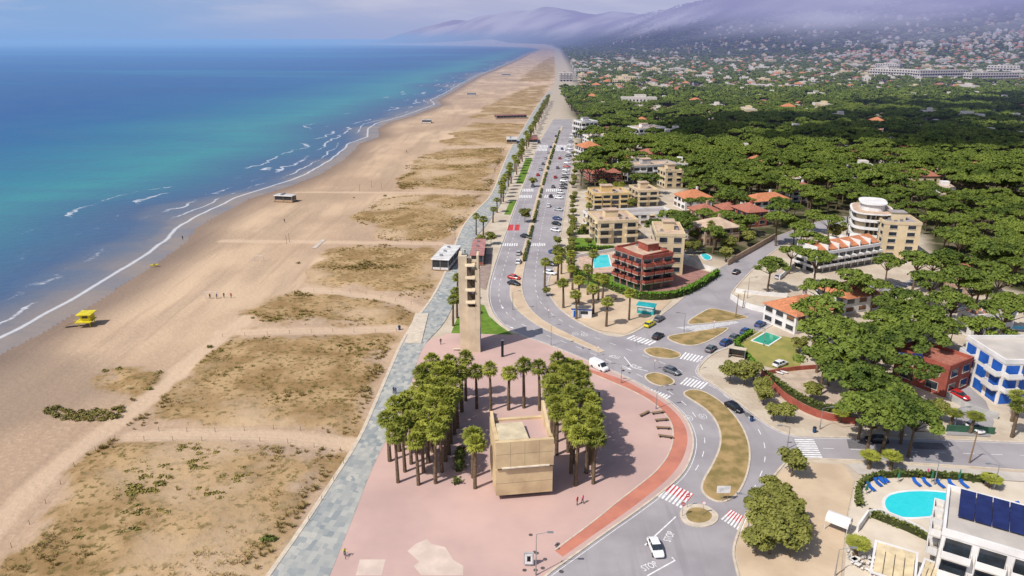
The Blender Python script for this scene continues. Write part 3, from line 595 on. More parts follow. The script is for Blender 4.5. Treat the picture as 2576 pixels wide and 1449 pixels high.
hedge('pool_hedge',GL([(2190,1300),(2280,1335),(2355,1370)]),.9,1.3,shrub_l)
hedge('garden_hedge',GL([(1890,840),(1850,868),(1900,925)]),1,1.3); hedge('garden_hedge',chaikin(GL([(1925,948),(1980,990),(2050,1030),(2110,1040)])),1,1.6,shrub_l)
hedge('garden_hedge',GL([(1160,1142),(1157,1165),(1155,1192)]),1.6,1.5,shrub_l) ; hedge('shrub',GL([(1148,1216),(1150,1222)]),1.4,1.1,shrub_l)
def bushes(name,pts,lm,n=70):
    C=[];Rd=[]
    for u,v,s in pts: x_,y_=G(u,v); C.append((x_,y_,.25)); Rd.append((s,s*.8,s*.45))
    V,F_=leaves(C,Rd,n*len(pts),.2,len(pts),shell=.3); V2=[tuple(q) for q in V]; F2=[tuple(q) for q in F_]; mi=[0]*len(F2)
    for i,(c,rd) in enumerate(zip(C,Rd)):
        v,f=ico(c,[q*.7 for q in rd],i,1,.25); k=len(V2); V2+=v; F2+=[tuple(j+k for j in q) for q in f]; mi+=[1]*len(f)
    mk(name,V2,F2,[lm,shrubd],mi)
r_=random.Random(5)
bushes('beach_scrub',[(120+190*t+r_.uniform(-8,8),1030+16*math.sin(t*3)+r_.uniform(-10,14),r_.uniform(.6,1.3)) for t in [i/45 for i in range(45)]],bushy_l)
bushes('dune_scrub',[(r_.gauss(cx,sx_),r_.gauss(cy,sy_),r_.uniform(.3,1.0)) for cx,cy,sx_,sy_,n in ((420,1150,70,16,40),(350,1215,35,22,34),(560,1190,50,12,16),(700,1040,12,6,14),(790,960,60,40,10),(330,1290,60,30,16),(700,800,50,10,10),(850,670,50,10,10),(400,1340,90,20,14),(320,1240,30,10,20),(600,940,60,30,8),(560,1240,40,14,12),(900,880,40,10,10),(1000,520,60,12,8)) for _ in range(n)],bushy_l,60)
bushes('beach_shrub',[(668,1360,1.0),(682,1358,.8)],shrub_l,120)
bushes('dune_shrub',[(340,950,.9),(360,965,.8),(385,950,1.1),(300,930,.8),(265,935,.7),(400,940,.9),(375,980,.7)],bushy_l)
# ---------------------------------------------------------------- buildings
OCC=set()
CS=4.0
def occ(x,y,r):
    k=int(math.ceil(r/CS))
    for i in range(-k,k+1):
        for j in range(-k,k+1):
            if (i*i+j*j)*CS*CS<=(r+1)**2: OCC.add((int(x//CS)+i,int(y//CS)+j))
def isocc(x,y): return (int(x//CS),int(y//CS)) in OCC
def building(name,p0,p1,vtop,depth,floors,wall,roofm,hip=False,balc=None,world=None,hh=None,winm=glass,pent=True,bayw=3.3,shut=None,gap=None):
    if world: P0,P1=world; h=hh
    else: P0=G(*p0);P1=G(*p1); h=HZ(p0[0],p0[1],vtop)
    dx,dy=P1[0]-P0[0],P1[1]-P0[1]; w=math.hypot(dx,dy); ang=math.atan2(dy,dx); bd=B(P0,ang)
    n_=max(1,int(w/8)); 
    for i in range(n_):
        t=(i+.5)/n_; occ(P0[0]+dx*t-dy/w*depth/2,P0[1]+dy*t+dx/w*depth/2,depth*.62+3)
    bd.box('walls',wall,0,w,0,depth,-.2,h)
    fh=h/floors
    T=[(lambda s,t:(s,-t),w),(lambda s,t:(w+t,s),depth),(lambda s,t:(-t,depth-s),depth),(lambda s,t:(w-s,depth+t),w)]
    for fi,(tf,L) in enumerate(T):
        nb=max(1,int(L/bayw)); bw=L/nb
        def bx(part,mat,s0,s1,t0,t1,z0,z1):
            a=tf(s0,t0);c=tf(s1,t1); bd.box(part,mat,a[0],c[0],a[1],c[1],z0,z1)
        for f_ in range(floors):
            z0=f_*fh
            for k in range(nb):
                s=(k+.5)*bw; door=balc is not None and fi<3
                zb=z0+(fh*.32 if not door else fh*.08); wt=fh*.8; ww=min(bw*.32,1.2)*(1.25 if door else 1)
                bx('window_frames',frame_m,s-ww-.1,s+ww+.1,-.02,.05,zb-.08,z0+wt+.08); bx('windows',winm,s-ww,s+ww,-.02,.09,zb,z0+wt)
                if not door: bx('window_sills',frame_m,s-ww-.15,s+ww+.15,.05,.16,zb-.14,zb-.06)
                if shut and random.random()<.5: bx('shutters',shut,s-ww,s+ww,.03,.13,z0+wt*.55,z0+wt)
                if random.random()<.12 and f_>0: bx('awnings',canvas,s-ww,s+ww,.1,1.0,z0+wt-.05,z0+wt+.05)
            if balc is not None and f_>0 and fi<3:
                for k in range(nb):
                    if gap and k%gap==gap-1: continue
                    a,c=k*bw+.25,(k+1)*bw-.25
                    bx('balcony_slabs',frame_m,a,c,-.03,1.35,z0-.12,z0+.06); bx('balcony_fronts',balc,a+.02,c-.02,1.25,1.38,z0+.08,z0+fh*.36)
                    bx('balcony_sides',balc,a,a+.1,.02,1.23,z0+.08,z0+fh*.36); bx('balcony_sides',balc,c-.1,c,.02,1.23,z0+.08,z0+fh*.36)
    if hip:
        o=.6; rh=min(w,depth)*.26; q=min(w,depth)/2
        a,b_,c,d_=(-o,-o,h+.02),(w+o,-o,h+.02),(w+o,depth+o,h+.02),(-o,depth+o,h+.02)
        if w>depth: e_,f_=(q,depth/2,h+rh),(w-q,depth/2,h+rh); Fc=[(0,1,5,4),(1,2,5),(2,3,4,5),(3,0,4),(3,2,1,0)]
        else: e_,f_=(w/2,q,h+rh),(w/2,depth-q,h+rh); Fc=[(0,1,4),(1,2,5,4),(2,3,5),(3,0,4,5),(3,2,1,0)]
        bd.poly('roof',roofm,[a,b_,c,d_,e_,f_],Fc); bd.box('chimney',wall,w*.65,w*.65+.8,depth*.6,depth*.6+.8,h,h+rh+.8)
    else:
        bd.box('roof',roofm,.25,w-.25,.25,depth-.25,h-.1,h+.05)
        for a in ((-.12,w+.12,-.12,.25),(-.12,w+.12,depth-.25,depth+.12),(-.12,.25,.25,depth-.25),(w-.25,w+.12,.25,depth-.25)): bd.box('parapet',wall,*a,h-.3,h+.7)
        if pent:
            bd.box('stair_house',wall,w*.3,w*.3+min(5,w*.4),depth*.45,depth*.45+min(4,depth*.4),h+.05,h+2.6); bd.box('stair_house_roof',roofm,w*.3-.3,w*.3+min(5,w*.4)+.3,depth*.45-.3,depth*.45+min(4,depth*.4)+.3,h+2.6,h+2.85)
            for i in range(5): a=random.uniform(1,w-2);c=random.uniform(1,depth-2); bd.box('roof_units',metal,a,a+.9,c,c+.7,h+.05,h+.8)
            bd.beam('aerial',metal,(w*.35,depth*.6,h+2.8),(w*.35,depth*.6,h+5.5),.04)
    return bd.done(name)
P0=G(1549,702); P1=G(1612,734); P2=G(1674,718); hB=HZ(1612,733,650)
building('red_brick_apartment_building',None,None,0,11,4,brick,tanroof,balc=brick,bayw=3.0,world=(P0,P1),hh=hB,pent=True)
building('red_brick_apartment_building',None,None,0,12,4,brick,tanroof,balc=brick,bayw=2.9,world=(P1,P2),hh=hB+.3,pent=False)
building('cream_apartment_building',(1645,690),(1716,692),592,16,4,cream,tanroof,bayw=3)
building('cream_apartment_building',(1503,614),(1603,610),560,16,3,cream,tanroof,balc=cream,bayw=4,gap=2)
building('yellow_apartment_building',(1492,527),(1580,525),490,13,3,yellowc,tanroof,balc=yellowc,gap=3)
building('terraced_house_row',(1482,572),(1690,562),545,9,2,whitew,greyroof,pent=False,shut=shutter)
building('cream_villa',(1604,520),(1655,518),482,13,3,cream,tanroof,balc=cream)
building('white_apartment_building',(1592,462),(1704,456),420,14,3,greyw,tanroof,balc=whitew,gap=3)
building('cream_villa',(1672,474),(1717,472),432,10,3,cream,tanroof)
building('white_house',(1466,410),(1514,408),372,13,3,whitew,tile,hip=True,balc=whitew)
building('white_house',(1480,370),(1532,368),345,12,3,whitew,tanroof)
building('tan_house',(1508,352),(1577,350),333,14,2,tanw,tile2)
building('white_house',(1462,350),(1502,348),308,14,3,whitew,greyroof,balc=whitew)
building('white_apartment_building',(1606,362),(1672,358),325,16,3,whitew,tanroof,balc=greyw)
building('brick_house',(1488,458),(1562,454),437,12,2,brick,tile2,hip=True)
building('villa',(1722,530),(1790,526),500,11,2,whitew,tile,hip=True,shut=shutter)
building('villa',(1758,566),(1812,562),535,10,2,tanw,tile2,hip=True,shut=shutter)
building('villa',(1818,558),(1866,556),528,9,2,brick,tile2,hip=True)
building('villa',(1878,572),(1928,568),535,12,2,brick,tile2,hip=True)
building('villa',(1896,538),(1985,530),508,10,2,whitew,tile,hip=True)
building('villa',(1992,508),(2060,503),482,11,2,whitew,tile2,hip=True)
building('villa',(1772,618),(1858,610),578,11,2,tanw,tanroof,hip=True,shut=shutter)
building('villa',(1560,420),(1590,418),400,10,2,whitew,tile,hip=True)
P0=Vector(G(2050,688));P1=Vector(G(2208,660)); dv=P1-P0; w=dv.length; ang=math.atan2(dv.y,dv.x); h=HZ(2050,688,642)
building('white_row_houses',None,None,0,9,3,whitew,pave,balc=whitew,bayw=w/9,world=(tuple(P0),tuple(P1)),hh=h,pent=False)
bb=B(tuple(P0),ang)
for i in range(6):
    x0=i*w/6; x1=x0+w/6
    bb.box('party_walls',whitew,x0-.15,x0+.25,.3,8.7,h+.05,h+2.6)
    bb.poly('lean_to_roofs',tile,[(x0+.3,.5,h+.8),(x1-.2,.5,h+.8),(x1-.2,5.0,h+2.7),(x0+.3,5.0,h+2.7),(x0+.3,.5,h+1.0),(x1-.2,.5,h+1.0),(x1-.2,5.0,h+2.9),(x0+.3,5.0,h+2.9)],BOXF)
    bb.box('attics',whitew,x0+.3,x1-.2,.9,5.0,h+.06,h+.82); bb.box('attic_backs',whitew,x0+.3,x1-.2,4.7,5.0,h+.83,h+2.68)
bb.done('row_house_roofs')
building('cream_apartment_building',(2212,648),(2303,652),562,12,5,cream,greyroof,bayw=4)
cx,cy=G(2178,618); h=HZ(2178,640,545); bb=B((cx,cy),R(-20)); fl=5; occ(cx,cy,12)
def rnd(part,mat,a,c,z0,z1,n=28,p=3.2):
    pts=[]
    for i in range(n):
        t=2*math.pi*i/n; ct,st=math.cos(t),math.sin(t); pts.append((a*math.copysign(abs(ct)**(2/p),ct),c*math.copysign(abs(st)**(2/p),st)))
    V=[(q[0],q[1],z0) for q in pts]+[(q[0],q[1],z1) for q in pts]; bb.poly(part,mat,V,[(i,(i+1)%n,n+(i+1)%n,n+i) for i in range(n)]+[tuple(range(n-1,-1,-1)),tuple(range(n,2*n))])
for i in range(fl):
    z0=i*h/fl; rnd('core_%d'%i,cream,5.2,8.2,z0+.3,z0+h/fl-.02); rnd('slabs',whitew,6.9,10,z0+.0,z0+.28)
    for k in range(20):
        t=2*math.pi*k/20; bb.box('windows',glass,5.0*math.cos(t)-.5,5.0*math.cos(t)+.5,8.05*math.sin(t)-.5,8.05*math.sin(t)+.5,z0+.4,z0+2.3)
    pts=[(6.85*math.copysign(abs(math.cos(t))**.625,math.cos(t)),9.95*math.copysign(abs(math.sin(t))**.625,math.sin(t))) for t in np.linspace(0,2*math.pi,29)]
    a=([],[]); strip('',pts,.14,z0+.3,None,h=.75,acc=a); bb.poly('balcony_parapets',whitew,a[0],a[1])
rnd('roof_slab',whitew,7.1,10.2,h,h+.3); rnd('roof_terrace',tanroof,6.4,9.4,h+.3,h+.5); rnd('attic',whitew,4,6,h+.5,h+2.8); rnd('attic_roof',whitew,4.6,6.8,h+2.8,h+3.1)
bb.done('white_curved_apartment_building')
building('villa',(1998,842),(2100,818),796,11,2,whitew,tile,hip=True,shut=shutter)
building('villa',(2120,792),(2212,778),752,11,2,whitew,tile,hip=True,shut=shutter)
building('house_brown',(2390,742),(2460,745),700,9,2,tanw,tile2)
building('white_house',(2400,830),(2440,850),780,12,2,whitew,tile)
building('brick_house',(2243,948),(2374,1000),880,9,2,brick,tile2,pent=False,bayw=4.5)
for q in (((2185,200),(2300,206),172,16),((2310,208),(2430,206),178,16),((2440,212),(2560,210),184,16),((2200,178),(2260,180),160,14),((2270,262),(2330,264),240,14),((1880,232),(1925,232),214,14),((2040,262),(2075,262),236,14),((2480,190),(2560,192),165,16),((1408,205),(1440,205),184,22),((1448,192),(1480,192),174,20)):
    building('long_white_apartment_building',q[0],q[1],q[2],q[3],4,townw,pave,balc=townw,bayw=5)
P0=G(2412,950);P1=G(2505,1018)
building('blue_and_white_hotel',None,None,0,34,3,whitew,pave,world=(P0,P1),hh=9.5,winm=blue_m,balc=whitew,gap=2,bayw=3.4)
a=Vector(G(2372,1340,9));b_=Vector(G(2640,1420,9)); d_=(b_-a)
building('white_hotel',None,None,0,12,3,whitew,pave,world=(tuple(a),tuple(b_)),hh=9,balc=whitew,gap=4,bayw=3,pent=False)
def panel(name,p,ang,w,d,z,n=1,tilt=.25):
    bb=B(p,ang,z)
    for i in range(n):
        x0=i*(w+.1); bb.poly('panels',solar,[(x0,0,.15),(x0+w,0,.15),(x0+w,d,.15+d*tilt),(x0,d,.15+d*tilt),(x0,0,.1),(x0+w,0,.1),(x0+w,d,.1+d*tilt),(x0,d,.1+d*tilt)],BOXF)
        bb.beam('stand',metal,(x0+.1,d-.1,-.1),(x0+.1,d-.1,.1+d*tilt-.05),.04)
    return bb.done(name)
ha=math.atan2(d_.y,d_.x); q=a+Vector((-math.sin(ha),math.cos(ha)))*4.5+Vector((math.cos(ha),math.sin(ha)))*1.5
panel('solar_panel_array',tuple(q),ha,1.9,6.0,9.3,15,.16)
for u,v in ((2262,882),(2300,885)):
    panel('solar_panel',G(u,v+12,8.5),R(-20),2.0,2.6,HZ(2243,948,880)+.2,1,.5)
# ---- church
c0=Vector(G(1248,1262));c1_=Vector(G(1389,1250)); dv=(c1_-c0); w=dv.length; h=HZ(1248,1262,1112); bd=B(tuple(c0),math.atan2(dv.y,dv.x)); D=w*.86
dkb=M('dark_base',(.10,.075,.05))
bd.box('plinth',dkb,.8,w-.8,1.6,D-.8,0,1.2)
bd.box('front_lower_wall',church_m,0,w,0,.7,1.1,h*.53); bd.box('front_upper_wall',church_m,-.05,w+.05,-.35,.35,h*.57,h); bd.box('front_recess',dkb,.2,w-.2,.37,.65,h*.53,h*.57)
bd.box('ledge',M('pale_ledge',(.78,.70,.58)),w*.1,w*.93,-.55,-.35,h*.57,h*.59)
bd.box('left_wall',church_m,-.05,.6,.72,D,1.1,h-.02); bd.box('right_wall',church_m,w-.6,w+.05,.72,D,1.1,h-.02); bd.box('back_wall',church_m,.6,w-.6,D-.6,D,1.1,h*.98)
bd.poly('right_roof_fin',church_m,[(w-.58,1.2,h),(w-.1,1.2,h),(w-.1,D,h),(w-.58,D,h),(w-.58,D,h+2.6),(w-.1,D,h+2.6)],[(0,1,2,3),(0,4,5,1),(3,2,5,4),(0,3,4),(1,5,2)])
bd.poly('left_roof_fin',church_m,[(0.02,D*.6,h),(.5,D*.6,h),(.5,D,h),(.02,D,h),(.02,D,h+1.2),(.5,D,h+1.2)],[(0,1,2,3),(0,4,5,1),(3,2,5,4),(0,3,4),(1,5,2)])
bd.box('inner_roof',plaza_m,.6,w-.6,.7,D-.6,h-1.0,h-.6)
bd.poly('roof_slab',M('church_roof',(.62,.52,.36),.85),[(.62,.36,h+.03),(w*.58,.36,h+.03),(w*.54,D*.62,h+.5),(.62,D*.62,h+.5),(.62,.36,h-.2),(w*.58,.36,h-.2),(w*.54,D*.62,h+.25),(.62,D*.62,h+.25)],BOXF)
for i in range(1,4): bd.box('panel_joints',dkb,w*i/4-.015,w*i/4+.015,-.355,-.345,h*.6,h-.05)
bd.box('joint_lines',dkb,.02,w-.02,-.008,.02,h*.30,h*.303); bd.box('joint_lines',dkb,.02,w-.02,-.358,-.34,h*.80,h*.803)
bd.done('concrete_church')
# ---- bell tower
t0=Vector(G(1158,885)); th=HZ(1185,885,642); bd=B(tuple(t0),0)
bd.box('left_slab',tower_m,0,2.0,0,1.0,0,th*.99); bd.box('left_fin',tower_m,0,.7,1.0,4.5,0,th*.99)
bd.box('right_slab',tower_m,3.9,4.9,-.6,3.8,0,th*.86); bd.box('right_upper_fin',tower_m,4.25,4.75,-.2,3.4,th*.86,th)
bd.box('front_panel',tower_m,2.0,3.88,-.6,.0,0,th*.48); bd.box('back_panel',tower_m,2.0,3.9,2.4,2.9,0,th*.9)
bd.box('bell_shaft',M('bell_shaft_dark',(.13,.10,.075)),2.02,3.0,.1,.9,th*.48,th*.96)
for i in range(4): zz=th*(.52+.125*i); bd.poly('louvres',tower_m,[(1.6,-1.0,zz),(3.85,-1.0,zz),(3.85,.6,zz+.5),(1.6,.6,zz+.5),(1.6,-1.0,zz+.16),(3.85,-1.0,zz+.16),(3.85,.6,zz+.66),(1.6,.6,zz+.66)],BOXF)
bd.beam('bell',metal,(3.4,-.1,th*.62),(3.4,-.1,th*.66),.42,.22,10); bd.beam('bell_upper',metal,(3.4,-.1,th*.87),(3.4,-.1,th*.905),.4,.2,10)
bd.box('cross_bar',tower_m,1.2,4.9,.3,.7,th*.93,th*.95)
bd.box('blue_banner',blue_m,4.91,4.97,-.5,1.2,1.0,6.0)
bd.done('bell_tower')
bb=B(G(1264,898),0,.12); bb.box('panel',dark,-.3,.3,-.3,.1,0,4.2); bb.box('trim',metal,-.35,.35,-.35,.15,4.2,4.3); bb.done('information_totem')
bb=B(G(1140,884),0,.12); bb.box('slab',conc,0,6,0,.6,.35,.5); bb.box('leg_1',conc,.5,.8,.1,.5,0,.35); bb.box('leg_2',conc,5,5.3,.1,.5,0,.35); bb.done('stone_bench')
def pav(name,p0,p1,dep,h,roofm,wallm):
    P0=G(*p0);P1=G(*p1); dx,dy=P1[0]-P0[0],P1[1]-P0[1]; w=math.hypot(dx,dy); bd=B(P0,math.atan2(dy,dx),.1)
    bd.box('deck',wood,-.5,w+.5,-.5,dep+.5,-.1,.25); nb=max(2,int(w/3)); nd=max(2,int(dep/3))
    for i in range(nb+1):
        for j in (0,1): x_=i*w/nb; bd.box('posts',metal,x_-.08,x_+.08,j*dep-.08,j*dep+.08,.25,h)
    for i in range(1,nd):
        for j in (0,1): y_=i*dep/nd; bd.box('side_posts',metal,j*w-.07,j*w+.07,y_-.1,y_+.1,.25,h-.02)
    bd.box('glass_walls',glass,.1,w-.1,.1,dep-.1,.25,h*.9); bd.box('low_wall',wallm,.0,w,.0,.08,.25,1.0); bd.box('counter',wallm,w-.1,w+.02,.09,dep,.25,1.1); bd.box('counter_left',wallm,-.02,.09,.09,dep,.25,1.1)
    bd.box('roof',roofm,-.4,w+.4,-.4,dep+.4,h,h+.25)
    for i in range(nd*2): y_=(i+.5)*dep/(nd*2); bd.box('roof_ribs',metal,-.42,w+.42,y_-.06,y_+.06,h+.25,h+.33)
    for i in range(3): bd.box('roof_vents',metal,w*.3,w*.3+.9,dep*(.2+.3*i),dep*(.2+.3*i)+.9,h+.33,h+.8)
    return bd.done(name)
pav('beach_restaurant',(1088,680),(1128,682),17,3.6,whitew,whitew); pav('beach_pavilion',(1186,668),(1215,668),20,3.4,M('pink_roof',(.50,.22,.2),.8),brick)
pav('beach_bar',(692,508),(735,510),4,2.8,whitew,tanw); pav('beach_bar',(1275,362),(1300,362),14,3,whitew,tanw); pav('beach_bar',(1250,300),(1325,298),10,3,tile2,tanw)
pav('promenade_restaurant',(1330,362),(1352,362),22,3,brick,whitew)
for u,v in ((1175,240),(1262,190),(1062,310)): pav('beach_bar',(u,v),(u+22,v),5,2.6,whitew,whitew)
bb=B(G(1602,788),R(-22),.05); 
bb.box('body',turq,0,4.6,0,2.4,0,2.3); bb.box('shutter',M('kiosk_shutter',(.45,.62,.62),.5),.3,4.3,-.05,.02,.9,2.0); bb.box('roof',turq,-.25,4.85,-.3,2.7,2.3,2.55); bb.box('sign_band',whitew,-.0,4.6,-.34,-.28,2.0,2.3); bb.done('turquoise_kiosk')
bb=B(G(1437,798),R(-8),.05); bb.box('body',whitew,0,5.5,0,2.4,0,2.6); bb.box('blue_stripe',blue_m,-.03,5.53,-.03,2.43,2.1,2.45); bb.box('door',blue_m,.6,1.5,-.04,.02,0,1.9); bb.box('window',glass,2.5,4.5,-.04,.02,1,1.9); bb.box('roof',conc,-.1,5.6,-.1,2.5,2.6,2.7); bb.done('ticket_cabin')
bb=B(G(1830,900),R(-25),.1); bb.box('roof',conc,0,4,0,1.6,2.4,2.5); bb.box('back',glass,.1,3.9,1.45,1.5,.2,2.3); bb.box('posts',metal,.1,.2,.1,1.4,0,2.4); bb.box('post_b',metal,3.8,3.9,.1,1.4,0,2.4); bb.box('seat',wood,.4,3.5,1,1.4,.4,.48); bb.done('bus_shelter')
bb=B(G(198,822),R(5),0)
for x_ in (0.1,2.9):
    for y_ in (.1,2.7): bb.beam('legs',yellow,(x_,y_,-.2),(x_,y_,1.3),.09)
bb.box('platform',yellow,-.5,3.5,-1.0,3.2,1.3,1.42); bb.box('cabin',yellow,.5,3.1,.3,2.9,1.42,3.2); bb.box('window',glass,1.1,2.5,.26,.32,2.2,2.8); bb.box('side_window',glass,.46,.52,.9,2.2,2.2,2.8)
bb.box('roof',yellow,-.1,3.7,-.5,3.4,3.2,3.36)
for x_ in (-.45,3.45): bb.beam('rail',yellow,(x_,-.95,2.2),(x_,3.1,2.2),.04); bb.beam('rail_post',yellow,(x_,-.95,1.4),(x_,-.95,2.2),.04)
bb.beam('rail_front',yellow,(-.45,-.95,2.2),(3.45,-.95,2.2),.04)
bb.poly('ramp',wood,[(-.5,1.6,1.4),(-.5,.4,1.4),(-4.2,.4,.0),(-4.2,1.6,.0),(-.5,1.6,1.3),(-.5,.4,1.3),(-4.2,.4,-.1),(-4.2,1.6,-.1)],BOXF); bb.done('lifeguard_tower')
for u,v,w in ((516,751,3.5),(640,658,3.0)):
    bb=B(G(u,v),R(3)); bb.beam('frame',whitew,(0,0,0),(0,0,2),.06); bb.beam('frame',whitew,(w,0,0),(w,0,2),.06); bb.beam('frame',whitew,(0,0,2),(w,0,2),.06); bb.beam('frame',whitew,(0,0,2),(0,1,0),.04); bb.beam('frame',whitew,(w,0,2),(w,1,0),.04); bb.done('football_goal')
for u,v in ((721,612),(728,608),(905,480),(935,470),(960,476)):
    bb=B(G(u,v)); bb.beam('post',wood,(0,0,0),(0,0,3.2),.07); bb.box('foot',wood,-.15,.15,-.15,.15,0,.1); bb.done('volleyball_post')
bb=B(G(388,668),R(20),.0); bb.poly('hull',yellow,[(-1.3,0,.05),(-.4,-.35,.05),(1.0,-.3,.05),(1.3,0,.05),(1.0,.3,.05),(-.4,.35,.05),(-1.5,0,.4),(-.4,-.42,.35),(1.1,-.35,.35),(1.45,0,.38),(1.1,.35,.35),(-.4,.42,.35)],[(0,1,2,3,4,5),(6,11,10,9,8,7)]+[(i,(i+1)%6,6+(i+1)%6,6+i) for i in range(6)]); bb.box('seat',dark,-.2,.3,-.2,.2,.36,.42); bb.done('beached_kayak')
for px in [[(290,1108),(500,1110),(700,1112),(880,1140),(830,1230),(760,1340)],[(400,1085),(520,1088),(700,1080),(890,1095)],[(790,735),(900,738),(1045,768)],[(560,848),(800,836),(1005,836)],[(30,1380),(130,1250),(200,1160),(290,1105)],[(770,690),(780,716),(900,730)],[(940,600),(1100,620)],[(1105,640),(1112,622)]]:
    bb=B(); path=resample(GL(px),5.5)
    for p in path: bb.beam('posts',wood,(p[0],p[1],-.3),(p[0]+random.uniform(-.06,.06),p[1],1.05),.05,.04,5)
    for p,q in zip(path[:-1],path[1:]): bb.beam('rope',wood,(p[0],p[1],.9),(q[0],q[1],.9),.012,.012,3)
    bb.done('dune_fence')
def wall(name,px,h,mat,t=.3): strip(name,chaikin(GL(px),1),t,.0,mat,h=h)
wall('garden_wall',[(1838,752),(1870,775),(1960,795),(2000,772)],1.6,whitew); wall('garden_wall',[(1850,735),(1900,742),(1980,748)],1.2,whitew)
wall('brick_garden_wall',[(1915,945),(1960,995),(2010,1030),(2070,1055),(2150,1068)],1.5,brick); wall('garden_wall',[(1808,688),(1740,665),(1715,640),(1718,625)],1.4,whitew)
wall('garden_wall',[(1830,668),(1880,640),(1950,600)],2.0,tanw); wall('garden_wall',[(1440,632),(1436,655)],1.4,whitew); wall('garden_wall',[(1445,650),(1545,632)],1.2,whitew)
wall('garden_wall',[(2380,1000),(2440,1035),(2510,1055)],1.4,greyw); wall('garden_wall',[(1960,705),(2010,660),(2060,650)],1.5,whitew); wall('hotel_wall',[(2155,1340),(2190,1290),(2290,1330),(2355,1375)],1.4,whitew)
wall('garden_wall',[(2380,1085),(2500,1092)],1.4,M('green_fence',(.05,.13,.08),.7)); wall('garden_wall',[(1915,945),(1990,932),(2090,925)],1.0,brick)
def pool(px,wm,sm=0):
    p=GL(px); p=chclosed(p,sm) if sm else p; sheet('swimming_pool',p,.22,whitew,.15,top=wm,inset=.45)
pool([(1488,643),(1532,642),(1540,672),(1492,676)],poolw); pool([(1758,640),(1775,638),(1792,646),(1790,656),(1770,656)],poolw,2); pool([(1888,858),(1925,836),(1968,850),(1935,872)],poolg)
pool([(2215,1262),(2235,1240),(2320,1232),(2430,1245),(2500,1262),(2510,1290),(2480,1308),(2380,1302),(2270,1312),(2225,1290)],poolw,3)
pool([(2505,820),(2600,822),(2600,832),(2500,830)],poolw); pool([(2480,782),(2560,785),(2560,795),(2480,792)],poolw)
def lounger(u,v,ang,mt=blue_m):
    bb=B(G(u,v),ang,.1); bb.box('seat',mt,0,.65,0,1.3,.28,.36); bb.poly('backrest',mt,[(0,1.3,.28),(.65,1.3,.28),(.65,1.9,.7),(0,1.9,.7),(0,1.3,.36),(.65,1.3,.36),(.65,1.88,.78),(0,1.88,.78)],BOXF)
    for x_ in (.05,.6):
        for y_ in (.1,1.2): bb.beam('legs',whitew,(x_,y_,-.05),(x_,y_,.3),.03,.03,4)
    bb.done('sun_lounger')
for u,v in ((2195,1240),(2212,1228),(2222,1222),(2230,1218),(2310,1228),(2335,1228),(2370,1232),(2400,1232),(2430,1232),(2560,1320),(2575,1290)): lounger(u,v,R(10))
for u,v in ((1968,945),(1980,943)): lounger(u,v,R(50),whitew)
def parasol(u,v,mt,open_=True):
    bb=B(G(u,v),0,.1); bb.beam('pole',metal,(0,0,-.1),(0,0,2.4),.04)
    bb.beam('canopy',mt,(0,0,2.1),(0,0,2.7),1.5,.05,8) if open_ else bb.beam('canopy',mt,(0,0,1.0),(0,0,2.6),.25,.05,8)
    bb.beam('base',conc,(0,0,-.05),(0,0,.1),.35,.3,8); bb.done('parasol')
for u,v in ((2258,1215),(2342,1215),(2410,1215),(2178,1245)): parasol(u,v,M('green_canvas',(.03,.16,.09)),False)
parasol(2225,1449,M('pink_canvas',(.6,.05,.25)),False)
for (p0,p1,dp) in (((2190,1440),(2300,1475),7.5),((2300,1478),(2355,1500),7)):
    P0=G(*p0,3.0);P1=G(*p1,3.0); dx,dy=P1[0]-P0[0],P1[1]-P0[1]; w=math.hypot(dx,dy); bd=B(P0,math.atan2(dy,dx),0)
    for x_ in (0,w):
        for y_ in (0,dp): bd.box('posts',whitew,x_-.1,x_+.1,y_-.1,y_+.1,0,3.0)
    bd.box('beam_front',whitew,-.15,w+.15,-.15,.15,3.0,3.2); bd.box('beam_back',whitew,-.15,w+.15,dp-.15,dp+.15,3.0,3.2); bd.box('beam_left',whitew,-.15,.15,.15,dp-.15,3.0,3.2); bd.box('beam_right',whitew,w-.15,w+.15,.15,dp-.15,3.0,3.2)
    n=4
    for i in range(n): bd.box('canvas',canvas,.2+(w-.4)*i/n+.06,.2+(w-.4)*(i+1)/n-.06,.2,dp-.2,3.05,3.1)
    bd.done('hotel_pergola')
bb=B(G(2135,1345),R(50),0)
for i in range(8):
    t0_,t1_=math.pi*i/8,math.pi*(i+1)/8; q=[(1.2*math.cos(t0_),1.6+1.2*math.sin(t0_)),(1.2*math.cos(t1_),1.6+1.2*math.sin(t1_))]
    bb.poly('barrel_roof',whitew,[(q[0][0],0,q[0][1]),(q[1][0],0,q[1][1]),(q[1][0],3.4,q[1][1]),(q[0][0],3.4,q[0][1])],[(0,1,2,3)])
for x_ in (-1.15,1.15):
    for y_ in (.1,3.3): bb.beam('posts',whitew,(x_,y_,0),(x_,y_,1.65),.06)
bb.done('white_barrel_canopy')
for i in range(14):
    bb=B(G(random.uniform(2140,2215),random.uniform(1380,1449)),random.random()*3,.05); bb.box('top',whitew,-.4,.4,-.4,.4,.7,.75); bb.beam('stem',metal,(0,0,0),(0,0,.7),.05); 
    for sx_ in (-.9,.65): bb.box('chair_seat',whitew,sx_,sx_+.35,-.2,.2,.4,.45); bb.box('chair_back',whitew,sx_-.04 if sx_<0 else sx_+.35,sx_ if sx_<0 else sx_+.39,-.2,.2,.4,.85); bb.box('chair_leg',metal,sx_+.1,sx_+.2,-.05,.05,0,.4)
    bb.done('terrace_table')
